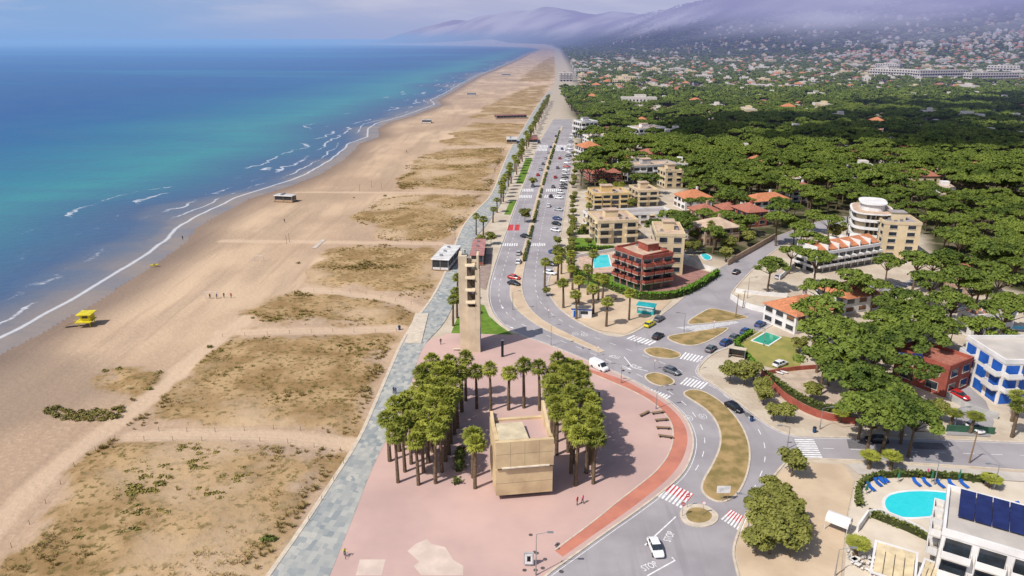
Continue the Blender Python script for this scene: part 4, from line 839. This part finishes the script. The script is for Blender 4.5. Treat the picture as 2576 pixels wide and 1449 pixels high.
for u,v,a in ((1612,1052,40),(1640,1046,15),(1648,1064,10),(1650,1082,-5),(1655,1102,-15),(1528,752,-20)):
    bb=B(G(u,v),R(a),.13); bb.box('seat',wood,0,2.8,0,.5,.42,.5); bb.box('leg_1',dark,.3,.5,.05,.45,0,.42); bb.box('leg_2',dark,2.3,2.5,.05,.45,0,.42); bb.done('park_bench')
def lamp(u,v,h,a,arm=1.6):
    bb=B(G(u,v),R(a),.05); bb.beam('base',metal,(0,0,0),(0,0,.8),.14,.12,8); bb.beam('pole',metal,(0,0,.8),(0,0,h),.09,.05,8); bb.beam('arm',metal,(0,0,h),(arm,0,h+.35),.05,.04,6)
    bb.box('lamp_head',metal,arm-.1,arm+.75,-.16,.16,h+.3,h+.42); bb.box('lens',whitew,arm+.05,arm+.7,-.12,.12,h+.26,h+.3); bb.done('street_lamp')
for u,v,vt_,a in ((1882,1330,1250,170),(1348,1449,1345,0),(1650,1030,975,10),(1980,1130,1075,180),(2062,1080,1050,0),(1720,838,790,180),(1386,870,820,0),(1562,965,920,180),(2100,1450,1418,0),(2180,1075,1040,0),(2400,1080,1040,0),(1145,604,548,0),(1920,870,830,180),(1880,750,700,0),(1290,780,735,0),(1325,640,600,0),(1355,545,510,0),(1378,460,430,0),(1430,560,520,180),(1440,470,440,180),(2350,1220,1180,180),(2500,1230,1185,180)):
    lamp(u,v,max(4.5,HZ(u,v,vt_)),a)
def pole(u,v,vt_):
    h=HZ(u,v,vt_); bb=B(G(u,v)); bb.beam('pole',wood,(0,0,-.2),(.2,0,h),.15,.09,8); bb.beam('crossarm',wood,(-.5,0,h-.5),(.9,0,h-.5),.06); bb.done('utility_pole')
for q in ((2438,1165,1085),(2262,1100,1035),(1850,800,740),(1868,775,730),(2388,870,835)): pole(*q)
def sign(u,v,kind,a=0):
    bb=B(G(u,v),R(a),.12); bb.beam('post',metal,(0,0,0),(0,0,2.4),.04)
    if kind=='no': bb.beam('disc',red_l,(0,-.02,2.3),(0,-.07,2.3),.35,.35,16); bb.box('bar',white_l,-.22,.22,-.09,-.075,2.24,2.36)
    elif kind=='board': bb.box('board',white_l,-1.1,1.1,-.08,-.02,1.6,2.9); bb.beam('post_2',metal,(.8,0,0),(.8,0,2.4),.04); bb.box('text_lines',greyw,-.9,.9,-.095,-.08,2.5,2.56); bb.box('text_lines',greyw,-.9,.6,-.095,-.08,2.2,2.26)
    else: bb.beam('disc',white_l,(0,-.02,2.2),(0,-.07,2.2),.3,.3,16); bb.beam('ring',red_l,(0,-.01,2.2),(0,-.05,2.2),.36,.36,16)
    bb.done('traffic_sign')
for q in ((1716,1300,'no'),(1728,1278,'no'),(1768,1296,'w'),(1817,1262,'board'),(1504,896,'w'),(1646,930,'w'),(1760,930,'w'),(1600,870,'w'),(1795,830,'w'),(1380,800,'w')): sign(*q)
bb=B(G(1330,1425),R(0),.12); bb.box('frame',greyw,-.7,.7,-.15,.15,.3,2.3); bb.box('poster',white_l,-.55,.55,-.18,-.15,.45,2.15); bb.box('picture',dark,-.25,.25,-.2,-.18,.9,1.8); bb.box('foot',metal,-.3,.3,-.1,.1,0,.3); bb.done('advertising_panel')
for u,v in ((2048,1088),(1330,920),(1890,1060),(1505,1000),(1455,1000),(1005,830)):
    bb=B(G(u,v),0,.1); bb.beam('bin',M('bin_blue',(.03,.08,.2)),(0,0,0),(0,0,1.0),.3,.36,10); bb.beam('lid',dark,(0,0,1.0),(0,0,1.1),.38,.3,10); bb.done('litter_bin')
# ---------------------------------------------------------------- cars
def carmesh(name,col,kind='car'):
    pm=M('car_paint_'+name,col,.25,tuple(c*.93 for c in col),.5,2,spec=.6); bb=B()
    if kind=='van': st=[(-2.5,.8,.4,1.9),(-2.42,.9,.3,1.98),(0,.93,.25,2.0),(.9,.93,.25,1.9),(1.65,.92,.25,1.15),(2.35,.85,.3,.98),(2.5,.7,.42,.75)]
    else: st=[(-2.12,.68,.42,.80),(-2.03,.82,.3,.93),(-1.2,.88,.22,.97),(.7,.88,.22,.95),(1.5,.86,.24,.86),(2.0,.76,.3,.72),(2.14,.58,.42,.58)]
    V=[];n=8
    for x_,w,a,c in st: V+=[(x_,-w*.9,a),(x_,-w,a+(c-a)*.35),(x_,-w*.97,a+(c-a)*.75),(x_,-w*.82,c),(x_,w*.82,c),(x_,w*.97,a+(c-a)*.75),(x_,w,a+(c-a)*.35),(x_,w*.9,a)]
    Fc=[tuple(range(n)),tuple(range(len(V)-1,len(V)-1-n,-1))]
    for i in range(len(st)-1):
        for j in range(n): Fc.append((i*n+j,(i+1)*n+j,(i+1)*n+(j+1)%n,i*n+(j+1)%n))
    bb.poly('body',pm,V,Fc)
    def fr(part,mt,x0,x1,w0,z0,X0,X1,w1,z1): bb.poly(part,mt,[(x0,-w0,z0),(x1,-w0,z0),(x1,w0,z0),(x0,w0,z0),(X0,-w1,z1),(X1,-w1,z1),(X1,w1,z1),(X0,w1,z1)],BOXF)
    if kind=='van': fr('glass',glass,.85,1.72,.78,1.12,.8,1.0,.72,1.86); fr('sideglass',glass,.55,1.3,.945,1.15,.6,1.0,.93,1.7); L=1.55
    else:
        fr('glass',glass,-1.85,1.1,.76,.93,-1.3,.3,.6,1.38); fr('roof',pm,-1.34,.34,.63,1.37,-1.2,.2,.56,1.45); L=1.3
        for x0,x1 in ((-.45,-.36),): fr('pillar',pm,x0,x1,.79,.92,x0+.02,x1+.02,.63,1.38)
        fr('rear_pillar',pm,-1.62,-1.42,.77,.93,-1.3,-1.15,.62,1.38)
    for x_ in (-L,L):
        for y_ in (-.9,.72): bb.beam('wheels',dark,(x_,y_,.32),(x_,y_+.18,.32),.32,.32,14); 
        for y_ in (-.92,.91): bb.beam('hubs',metal,(x_,y_,.32),(x_,y_+.01,.32),.18,.18,10)
    e=2.13 if kind!='van' else 2.42
    bb.box('headlights',whitew,e-.22,e-.05,-.68,-.42,.60,.70); bb.box('headlights',whitew,e-.22,e-.05,.42,.68,.60,.70); bb.box('tail',red_l,-e+.01,-e+.12,-.74,-.5,.7,.85); bb.box('tail',red_l,-e+.01,-e+.12,.5,.74,.7,.85)
    o=bb.done('car',single=True); me=o.data; bpy.data.objects.remove(o); return me
CM={k:carmesh(k,c) for k,c in {'white':(.75,.75,.76),'black':(.012,.012,.016),'grey':(.13,.14,.16),'silver':(.45,.46,.48),'red':(.45,.02,.02),'blue':(.03,.07,.22),'yellow':(.7,.6,.02)}.items()}
VAN=carmesh('van_white',(.78,.78,.78),'van')
def car(u,v,pa,pb,c,nm='parked_car',me=None,s=1.0):
    a=Vector(G(*pa));b_=Vector(G(*pb)); x_,y_=G(u,v); o=bpy.data.objects.new(nm,me or CM[c]); link(o); o.location=(x_,y_,.03); o.rotation_euler=(0,0,math.atan2(b_.y-a.y,b_.x-a.x)); o.scale=(s,s,s)
car(1507,928,(1480,915),(1530,940),'','white_van',VAN)
for q in ((1690,938,(1668,930),(1712,947),'grey'),(1846,1030,(1826,1018),(1868,1042),'black'),(2203,1113,(2240,1114),(2170,1111),'black'),(1649,1385,(1638,1360),(1662,1415),'white'),(1634,820,(1622,826),(1646,812),'yellow'),(1655,850,(1640,858),(1668,840),'black'),(1852,688,(1840,696),(1866,678),'black')): car(*q,'moving_car')
for q in ((2448,1082,(2425,1068),(2472,1096),'white'),(1658,806,(1646,812),(1670,796),'grey'),(1788,882,(1780,890),(1800,874),'grey'),(1826,866,(1812,874),(1842,858),'blue'),(1848,853,(1830,862),(1866,842),'grey'),(1876,838,(1858,848),(1895,828),'blue'),(1912,820,(1895,830),(1930,810),'blue'),(1998,762,(1980,768),(2016,756),'white'),(1985,768,(1970,774),(2002,760),'silver'),(1962,920,(1945,926),(1980,912),'white'),(2412,1000,(2390,990),(2430,1008),'red'),
 (1293,717,(1280,714),(1308,720),'black'),(1293,702,(1280,700),(1306,704),'red'),(1304,662,(1296,680),(1310,644),'white'),(1305,640,(1298,658),(1310,622),'silver'),(1322,598,(1312,596),(1334,600),'black'),(1384,690,(1374,688),(1396,692),'white'),(1386,668,(1376,666),(1398,670),'black'),(1394,638,(1384,636),(1404,640),'blue'),(1398,582,(1388,580),(1408,584),'white'),(1400,566,(1390,564),(1410,568),'black'),(1402,553,(1392,552),(1412,555),'blue'),(1405,530,(1396,529),(1416,532),'silver'),(1406,500,(1396,499),(1416,501),'white'),(1410,488,(1400,487),(1420,489),'silver'),(1635,722,(1625,722),(1650,722),'black'),(2186,722,(2170,716),(2200,728),'silver'),(2310,695,(2290,690),(2330,700),'red'),(2340,703,(2325,697),(2360,708),'grey'),(1960,700,(1950,706),(1975,694),'silver')): car(*q)
cl_=['white','black','grey','silver','silver','blue','white','red']
for i in range(16):
    v=475-i*9; u=1416+i*1.6; car(u,v,(u-8,v),(u+8,v+1),random.choice(cl_))
for i in range(10):
    v=470-i*14; u=1330+i*6.5; car(u+10,v,(u,v),(u+5,v-16),random.choice(cl_),'moving_car')
for i in range(7):
    v=520-i*24; u=1372+i*5.6; car(u+8,v,(u,v),(u+5,v-16),random.choice(cl_),'parked_car')
# ---------------------------------------------------------------- people
def person(u,v,shirt,pants,a=0,stride=.25,bend=0,name='walking_person',zz=.13):
    e=stride; J=[(0,0,.95),(0,.0,1.15),(0,bend*.2,1.42),(0,bend*.25,1.52),(0,bend*.3+.01,1.66),(.19,bend*.2,1.40),(.25,-e*.5,1.14),(.24,-e*.5+.1,.90),(-.19,bend*.2,1.40),(-.25,e*.5,1.14),(-.24,e*.5+.1,.90),(.1,0,.88),(.11,e*.6,.5),(.11,e,.07),(.11,e+.17,.04),(-.1,0,.88),(-.11,-e*.2,.5),(-.11,-e,.09),(-.11,-e+.17,.04)]
    E=[(0,1),(1,2),(2,3),(3,4),(2,5),(5,6),(6,7),(2,8),(8,9),(9,10),(0,11),(11,12),(12,13),(13,14),(0,15),(15,16),(16,17),(17,18)]
    rad=[.14,.125,.13,.055,.105,.06,.045,.035,.06,.045,.035,.09,.06,.045,.04,.09,.06,.045,.04]
    for hnd,sg in ((7,1),(10,-1)):
        bx,by,bz=J[hnd]
        for k in range(4): J.append((bx,by-.03+.022*k,bz-.09-.015*(k in(1,2)))); E.append((hnd,len(J)-1)); rad.append(.009)
        J.append((bx-sg*.03,by+.05,bz-.05)); E.append((hnd,len(J)-1)); rad.append(.009)
    me=bpy.data.meshes.new(name); me.from_pydata(J,E,[]); o=bpy.data.objects.new(name,me); link(o)
    md=o.modifiers.new('s','SKIN'); me.skin_vertices[0].data[0].use_root=True
    for i,r_ in enumerate(rad): me.skin_vertices[0].data[i].radius=(r_,r_)
    sb=o.modifiers.new('b','SUBSURF'); sb.levels=1; sb.render_levels=1
    dg=bpy.context.evaluated_depsgraph_get(); nm=bpy.data.meshes.new_from_object(o.evaluated_get(dg)); o.modifiers.clear(); o.data=nm
    sm_=M('cloth_'+shirt[0],shirt[1],.9); pm=M('cloth_'+pants[0],pants[1],.9); hm=M('hair',(.04,.025,.015),.7)
    nm.materials.clear()
    for m_ in (sm_,pm,skin,hm): nm.materials.append(m_)
    for p in nm.polygons:
        c=p.center; k=0
        if c.z>1.5: k=3 if (c.z>1.68 or c.y<bend*.3-.02) else 2
        elif c.z<.95 and abs(c.x)<.2: k=1
        elif abs(c.x)>.2 and c.z<1.05: k=2
        p.material_index=k; p.use_smooth=True
    x_,y_=G(u,v); o.location=(x_,y_,zz); o.rotation_euler=(0,0,R(a)); return o
BK=('black',(.02,.02,.025));WH=('white',(.7,.7,.7));PK=('pink',(.6,.08,.25));RD=('red',(.5,.04,.04));YL=('yellow',(.7,.65,.05));BL=('blue',(.05,.1,.3))
for q in ((1466,1268,PK,BK,80),(1452,1272,RD,BK,60,.1),(991,992,BK,BK,10),(996,993,BL,BK,10),(966,1076,YL,BK,0),(1109,868,BK,BK,20),(529,752,BK,BK,0,.1),(546,752,BL,BK,90,.1),(564,750,BK,BK,40,.1),(582,750,RD,BK,200,.1),(716,560,BK,BK,0,.2),(460,604,BK,BK,0,.2),(1040,440,RD,BK,0),(1225,610,WH,BL,0),(1170,640,BK,BK,0),(2332,1200,PK,WH,90),(1310,950,BK,BL,0),(1023,385,BK,BK,0)): person(*q,zz=0.02) if q[0]<800 else person(*q)
def cyclist(u,v,a,shirt):
    x_,y_=G(u,v); bb=B((x_,y_),R(a),.13)
    for cy in (-.52,.52):
        for i in range(16):
            t0_,t1_=2*math.pi*i/16,2*math.pi*(i+1)/16; bb.beam('wheels',dark,(0,cy+.33*math.cos(t0_),.34+.33*math.sin(t0_)),(0,cy+.33*math.cos(t1_),.34+.33*math.sin(t1_)),.022,.022,4)
    for p,q in (((0,-.52,.34),(0,-.15,.85)),((0,-.15,.85),(0,.38,.85)),((0,.38,.85),(0,.52,.34)),((0,-.1,.3),(0,.38,.85)),((0,-.1,.3),(0,-.15,.9)),((0,-.52,.34),(0,-.1,.3)),((0,.38,.85),(0,.36,1.02)),((-.25,.36,1.02),(.25,.36,1.02))): bb.beam('frame',metal,p,q,.022,.022,5)
    bb.box('saddle',dark,-.07,.07,-.28,-.02,.92,.97); bb.done('bicycle',single=True)
    J=[(0,-.15,1.0),(0,-.02,1.2),(0,.12,1.42),(0,.18,1.52),(0,.22,1.64),(.18,.12,1.4),(.22,.22,1.18),(.2,.36,1.05),(-.18,.12,1.4),(-.22,.22,1.18),(-.2,.36,1.05),(.1,-.12,.96),(.11,.18,.72),(.11,-.02,.35),(.11,.12,.3),(-.1,-.12,.96),(-.11,.12,.6),(-.11,-.12,.2),(-.11,.02,.16)]
    E=[(0,1),(1,2),(2,3),(3,4),(2,5),(5,6),(6,7),(2,8),(8,9),(9,10),(0,11),(11,12),(12,13),(13,14),(0,15),(15,16),(16,17),(17,18)]
    rad=[.13,.12,.13,.055,.105,.06,.045,.035,.06,.045,.035,.09,.06,.045,.04,.09,.06,.045,.04]
    me=bpy.data.meshes.new('cyclist'); me.from_pydata(J,E,[]); o=bpy.data.objects.new('cyclist',me); link(o); o.modifiers.new('s','SKIN'); me.skin_vertices[0].data[0].use_root=True
    for i,r_ in enumerate(rad): me.skin_vertices[0].data[i].radius=(r_,r_)
    sb=o.modifiers.new('b','SUBSURF'); sb.levels=1
    nm=bpy.data.meshes.new_from_object(o.evaluated_get(bpy.context.evaluated_depsgraph_get())); o.modifiers.clear(); o.data=nm; nm.materials.clear()
    for m_ in (M('cloth_'+shirt[0],shirt[1],.9),M('cloth_black',(.02,.02,.025),.9),skin,M('hair')): nm.materials.append(m_)
    for p in nm.polygons:
        c=p.center; p.material_index=(3 if c.z>1.66 else 2) if c.z>1.5 else (1 if c.z<.98 and c.y<.3 else 0)
    o.location=(x_,y_,.13); o.rotation_euler=(0,0,R(a))
cyclist(868,1402,200,YL)
# ---------------------------------------------------------------- instanced masses
def scatter(name,pts,idx_,scl,meshes,rotz=None):
    col=bpy.data.collections.new(name+'_variants')
    for i,me in enumerate(meshes): col.objects.link(bpy.data.objects.new('%s_variant_%02d'%(name,i),me))
    n=len(pts); me=bpy.data.meshes.new(name); me.vertices.add(n); me.vertices.foreach_set('co',np.asarray(pts,dtype=np.float32).ravel())
    a=me.attributes.new('rz','FLOAT_VECTOR','POINT'); rz=np.zeros((n,3),dtype=np.float32); rz[:,2]=rng.uniform(0,6.28,n) if rotz is None else rotz; a.data.foreach_set('vector',rz.ravel())
    a=me.attributes.new('sc','FLOAT','POINT'); a.data.foreach_set('value',np.asarray(scl,dtype=np.float32))
    a=me.attributes.new('ix','INT','POINT'); a.data.foreach_set('value',np.asarray(idx_,dtype=np.int32)); me.update()
    o=bpy.data.objects.new(name,me); link(o); g=bpy.data.node_groups.new(name+'_gn','GeometryNodeTree')
    g.interface.new_socket('Geometry',in_out='INPUT',socket_type='NodeSocketGeometry'); g.interface.new_socket('Geometry',in_out='OUTPUT',socket_type='NodeSocketGeometry')
    a_=g.nodes.new('NodeGroupInput');z_=g.nodes.new('NodeGroupOutput');ci=g.nodes.new('GeometryNodeCollectionInfo'); ci.inputs['Collection'].default_value=col; ci.inputs['Separate Children'].default_value=True; ci.inputs['Reset Children'].default_value=True
    ip=g.nodes.new('GeometryNodeInstanceOnPoints'); ip.inputs['Pick Instance'].default_value=True
    def na(nm,t):
        q=g.nodes.new('GeometryNodeInputNamedAttribute'); q.data_type=t; q.inputs['Name'].default_value=nm; return q.outputs['Attribute']
    g.links.new(a_.outputs[0],ip.inputs['Points']); g.links.new(ci.outputs[0],ip.inputs['Instance']); g.links.new(na('ix','INT'),ip.inputs['Instance Index']); g.links.new(na('rz','FLOAT_VECTOR'),ip.inputs['Rotation']); g.links.new(na('sc','FLOAT'),ip.inputs['Scale']); g.links.new(ip.outputs[0],z_.inputs[0])
    o.modifiers.new('scatter','NODES').node_group=g; return o
def hmesh(seed):
    r=random.Random(seed); w=r.uniform(9,15);dp=r.uniform(8,11);fl=r.choice((2,2,3)); h=3*fl+.6; bb=B(); wl=(townw,townw,cream,whitew,tanw,townw,cream,townw,greyw,cream,townw)[seed%11]; hip=seed in(1,2,4,7,9); rf=(tile2,tile)[seed%2] if hip else (pave,townw,greyroof,tanroof,tile2)[seed%5]
    if seed>=11: w=r.uniform(24,36); fl=4; h=13.5; hip=False; wl=(townw,cream,townw)[seed-11]; rf=pave
    bb.box('w',wl,-w/2,w/2,-dp/2,dp/2,-6,h)
    for f_ in range(fl):
        nb=max(2,int(w/3.2))
        for k in range(nb):
            s=-w/2+(k+.5)*w/nb
            for y_ in (-dp/2,dp/2): bb.box('g',glass,s-.7,s+.7,y_-.06,y_+.06,f_*3+.8,f_*3+2.5)
        for k in range(2):
            for x_ in (-w/2,w/2): bb.box('g',glass,x_-.06,x_+.06,-dp/4+k*dp/2-.6,-dp/4+k*dp/2+.6,f_*3+.8,f_*3+2.3)
        if f_ and r.random()<.7: bb.box('b',frame_m,-w/2+.5,w/2-.5,-dp/2-1.4,-dp/2+.05,f_*3-.1,f_*3+.75)
    if hip:
        q=dp/2; o=.6; bb.poly('r',rf,[(-w/2-o,-q-o,h),(w/2+o,-q-o,h),(w/2+o,q+o,h),(-w/2-o,q+o,h),(-w/2+q,0,h+2.6),(w/2-q,0,h+2.6)],[(0,1,5,4),(1,2,5),(2,3,4,5),(3,0,4),(3,2,1,0)])
    else:
        bb.box('r',rf,-w/2+.3,w/2-.3,-dp/2+.3,dp/2-.3,h-.2,h+.12); bb.box('p',wl,-w/5,w/8,-dp/5,dp/4,h+.12,h+2.4)
    if r.random()<.6: bb.box('annex',wl,w/2,w/2+4,-dp/3,dp/3,-6,3.2); bb.box('annexr',rf,w/2+.02,w/2+4.3,-dp/3-.3,dp/3+.3,3.2,3.4)
    o=bb.done('h',single=True); me=o.data; bpy.data.objects.remove(o); return me
hms=[hmesh(i) for i in range(14)]
ca,sa=math.cos(R(5.5)),math.sin(R(5.5))
roadpoly=Lw+R1w+R2w+R3w+R4w+R5w
def cand(n,y0,y1,xm=.85):
    y_=np.sqrt(rng.uniform(y0*y0,y1*y1,n)); x_=rng.uniform(0,1,n)*(xm*y_+60); return np.column_stack([x_,y_])
def streets(P):
    q=P[:,0]*ca-P[:,1]*sa; p=P[:,0]*sa+P[:,1]*ca; return ((q%78)<7)|((p%115)<7)
Hs=[]
for n,y0,y1,rr in ((300,330,760,10),(5200,740,2500,8),(1500,2400,4600,8)):
    c=cand(n,y0,y1); s=sdp(c,inland); sh_=sdp(c,shore); k=(s>(28 if y0<700 else 45))&~streets(c)
    if y0<700: k&=(sdp(c,forest)>4)&(sdp(c,roadpoly)<-30)
    elif y0<2000: k&=(fn(c[:,0],c[:,1],.004,12)+rng.normal(0,.2,len(c))+np.where(c[:,0]<330,.5,0)+(c[:,1]-950)/900>-.1)
    else: k&=(c[:,0]>0)&(fn(c[:,0],c[:,1],.004,8)>-.12)
    c=c[k]; sh_=sh_[k]; zc=terr(c[:,0],c[:,1],sh_)
    for (x_,y_),z_ in zip(c,zc):
        if isocc(x_,y_) or isocc(x_+7,y_) or isocc(x_-7,y_) or z_>200: continue
        occ(x_,y_,rr); Hs.append((x_,y_,z_))
Hs=np.array(Hs); big=rng.random(len(Hs))<.06
scatter('distant_houses',Hs,np.where(big&(Hs[:,1]>600),rng.integers(11,14,len(Hs)),rng.integers(0,11,len(Hs))),rng.uniform(.7,1.08,len(Hs)),hms,rotz=R(-5.5)+rng.integers(0,4,len(Hs))*math.pi/2+rng.normal(0,.12,len(Hs)))
Ts=[];Sc=[]
gx,gy=np.meshgrid(np.arange(0,1100,7.1),np.arange(150,1000,7.1)); c=np.column_stack([gx.ravel(),gy.ravel()])+rng.normal(0,2.1,(gx.size,2))
k=(sdp(c,forest)>1)&(sdp(c,inland)>24)&(sdp(c,roadpoly)<-6)&(c[:,0]<.85*c[:,1]+60)&~(((c[:,0]*ca-c[:,1]*sa)%78)<3)&(fn(c[:,0],c[:,1],.03,21)>-.58)
c=c[k]
for x_,y_ in c:
    if isocc(x_,y_): continue
    Ts.append((x_,y_,0)); Sc.append(random.uniform(.7,1.15) if y_>330 else random.uniform(.5,.9))
for n,y0,y1,s0 in ((23000,900,2600,.82),(17000,2500,6500,1.25)):
    c=cand(n,y0,y1); k=(sdp(c,inland)>45)&~(((c[:,0]*ca-c[:,1]*sa)%78)<4)
    if y0<1000: k&=(fn(c[:,0],c[:,1],.006,31)+rng.normal(0,.25,len(c))>-.4)
    c=c[k]; zc=terr(c[:,0],c[:,1],sdp(c,shore))
    for (x_,y_),z_ in zip(c,zc):
        if isocc(x_,y_): continue
        Ts.append((x_,y_,z_-(2 if z_>5 else 0))); Sc.append(s0*random.uniform(.7,1.2))
Ts=np.array(Ts); far=Ts[:,1]>800
scatter('pine_forest',Ts,np.where(far,rng.integers(7,11,len(Ts)),rng.integers(0,7,len(Ts))),Sc,pines+farpines)
def tuft(seed):
    r=random.Random(seed);V=[];Fc=[]
    for i in range(40):
        a=r.uniform(0,6.28); rr=r.uniform(0,.45); x_,y_=rr*math.cos(a),rr*math.sin(a); l=r.uniform(.3,.65); o=r.uniform(.15,.5); k=len(V); w=.05; t=(-math.sin(a)*w,math.cos(a)*w)
        V+=[(x_-t[0],y_-t[1],-.05),(x_+t[0],y_+t[1],-.05),(x_+math.cos(a)*o+t[0]*.4,y_+math.sin(a)*o+t[1]*.4,l),(x_+math.cos(a)*o-t[0]*.4,y_+math.sin(a)*o-t[1]*.4,l)]; Fc.append((k,k+1,k+2,k+3))
    me=bpy.data.meshes.new('tuft'); me.from_pydata(V,[],Fc); me.materials.append(tuft_l); return me
tf=[tuft(i) for i in range(4)]
Pt=[];Ps=[]
for d_ in dunesw:
    A_=np.array(d_); lo=A_.min(0)-3;hi=A_.max(0)+3
    if lo[1]>500: continue
    n=int(min(30000,(hi[0]-lo[0])*(hi[1]-lo[1])*1.4)); c=rng.uniform(lo,hi,(n,2)); f=fn(c[:,0],c[:,1],.16,41)+.5*fn(c[:,0],c[:,1],.6,43)
    pdist=np.full(n,60.0)
    for q in paths: pdist=np.minimum(pdist,np.abs(sdp(c,q,False)))
    k=(sdp(c,d_)+8*fn(c[:,0],c[:,1],.12,77)>.8)&(f+rng.normal(0,.3,n)>.12)&(sdp(c,inland)<-1.5)&(pdist>2.5); c=c[k]; f=f[k]
    for (x_,y_),q in zip(c,f): Pt.append((x_,y_,.15)); Ps.append(random.uniform(.3,.75)*(1+1.0*max(0,q)))
scatter('dune_grass',Pt,rng.integers(0,4,len(Pt)),Ps,tf)
# ---------------------------------------------------------------- sky, sun, camera
W=bpy.data.worlds.new('World'); bpy.context.scene.world=W; W.use_nodes=True; nt=W.node_tree; nt.nodes.clear()
el_=R(51); sunv=Vector((-.80*math.cos(el_),-.60*math.cos(el_),math.sin(el_))).normalized()
clm=bpy.data.materials.new('shade_cloud_white'); clm.use_nodes=True; clm.node_tree.nodes['Principled BSDF'].inputs['Base Color'].default_value=(.8,.8,.82,1); clm.node_tree.nodes['Principled BSDF'].inputs['Roughness'].default_value=1
r_=random.Random(11)
for (tx,ty,ax,ay,n) in ((310,560,200,110,100),(560,760,220,110,80)):  # puffs added out of frame, spaced to cast broken shade on the forest
    off_=700/math.tan(el_); V=[];Fc=[]
    for i in range(n):
        a=r_.uniform(0,6.28); q=math.sqrt(r_.random()); rd=r_.uniform(9,24); v,f=ico((tx-.8*off_+ax*q*math.cos(a),ty-.6*off_+ay*q*math.sin(a),700+r_.uniform(-12,12)),(rd*1.5,rd,rd*.5),i,2,.12); k=len(V); V+=v; Fc+=[tuple(j+k for j in p) for p in f]
    mk('added_shade_cloud',V,Fc,clm,smooth=True)
out=nt.nodes.new('ShaderNodeOutputWorld'); bg=nt.nodes.new('ShaderNodeBackground'); sky=nt.nodes.new('ShaderNodeTexSky'); sky.sky_type='NISHITA'; sky.sun_disc=False; sky.sun_elevation=el_; sky.sun_rotation=math.atan2(sunv.x,sunv.y); sky.dust_density=2
tcn=nt.nodes.new('ShaderNodeTexCoord'); sp=nt.nodes.new('ShaderNodeSeparateXYZ'); nt.links.new(tcn.outputs['Generated'],sp.inputs[0])
sc=nt.nodes.new('ShaderNodeVectorMath'); sc.operation='SCALE'; sc.inputs[3].default_value=.11; nt.links.new(sky.outputs[0],sc.inputs[0])
n1=noise_(nt,5,5,vec=tcn.outputs['Generated'],stretch=(1,1,7)); left=sstep(nt,sp.outputs[0],-.55,-.05)
cc=mixc(nt,left,(.26,.42,.71),(.45,.47,.68)); cc=mixc(nt,math_(nt,'MULTIPLY',sstep(nt,n1,.40,.66),.75),cc,(.58,.59,.74))
low=sstep(nt,sp.outputs[2],.0,.05); cc=mixc(nt,math_(nt,'SUBTRACT',1.0,low),cc,mixc(nt,left,(.24,.42,.75),(.36,.42,.67)))
cf=math_(nt,'MULTIPLY',math_(nt,'SUBTRACT',1.0,sstep(nt,sp.outputs[2],.06,.3)),.95)
fc=mixc(nt,cf,sc.outputs[0],cc)
nt.links.new(fc,bg.inputs[0]); bg.inputs[1].default_value=1.0; nt.links.new(bg.outputs[0],out.inputs[0])
sl=bpy.data.lights.new('sun','SUN'); sl.energy=4.4; sl.angle=R(.5); sl.color=(1,.95,.87); so=bpy.data.objects.new('sun',sl); link(so); so.rotation_euler=sunv.to_track_quat('Z','Y').to_euler(); so.location=(0,0,200)
cd=bpy.data.cameras.new('camera'); cd.sensor_width=36; cd.lens=36*FL/2576; cd.clip_end=100000; co=bpy.data.objects.new('camera',cd); link(co); co.location=(0,0,CH); co.rotation_euler=(R(90)-PI_,0,0); bpy.context.scene.camera=co
vs=bpy.context.scene.view_settings; vs.view_transform='Standard'; vs.look='None'; vs.exposure=0
print('counts',len(Hs),len(Ts),len(Pt))
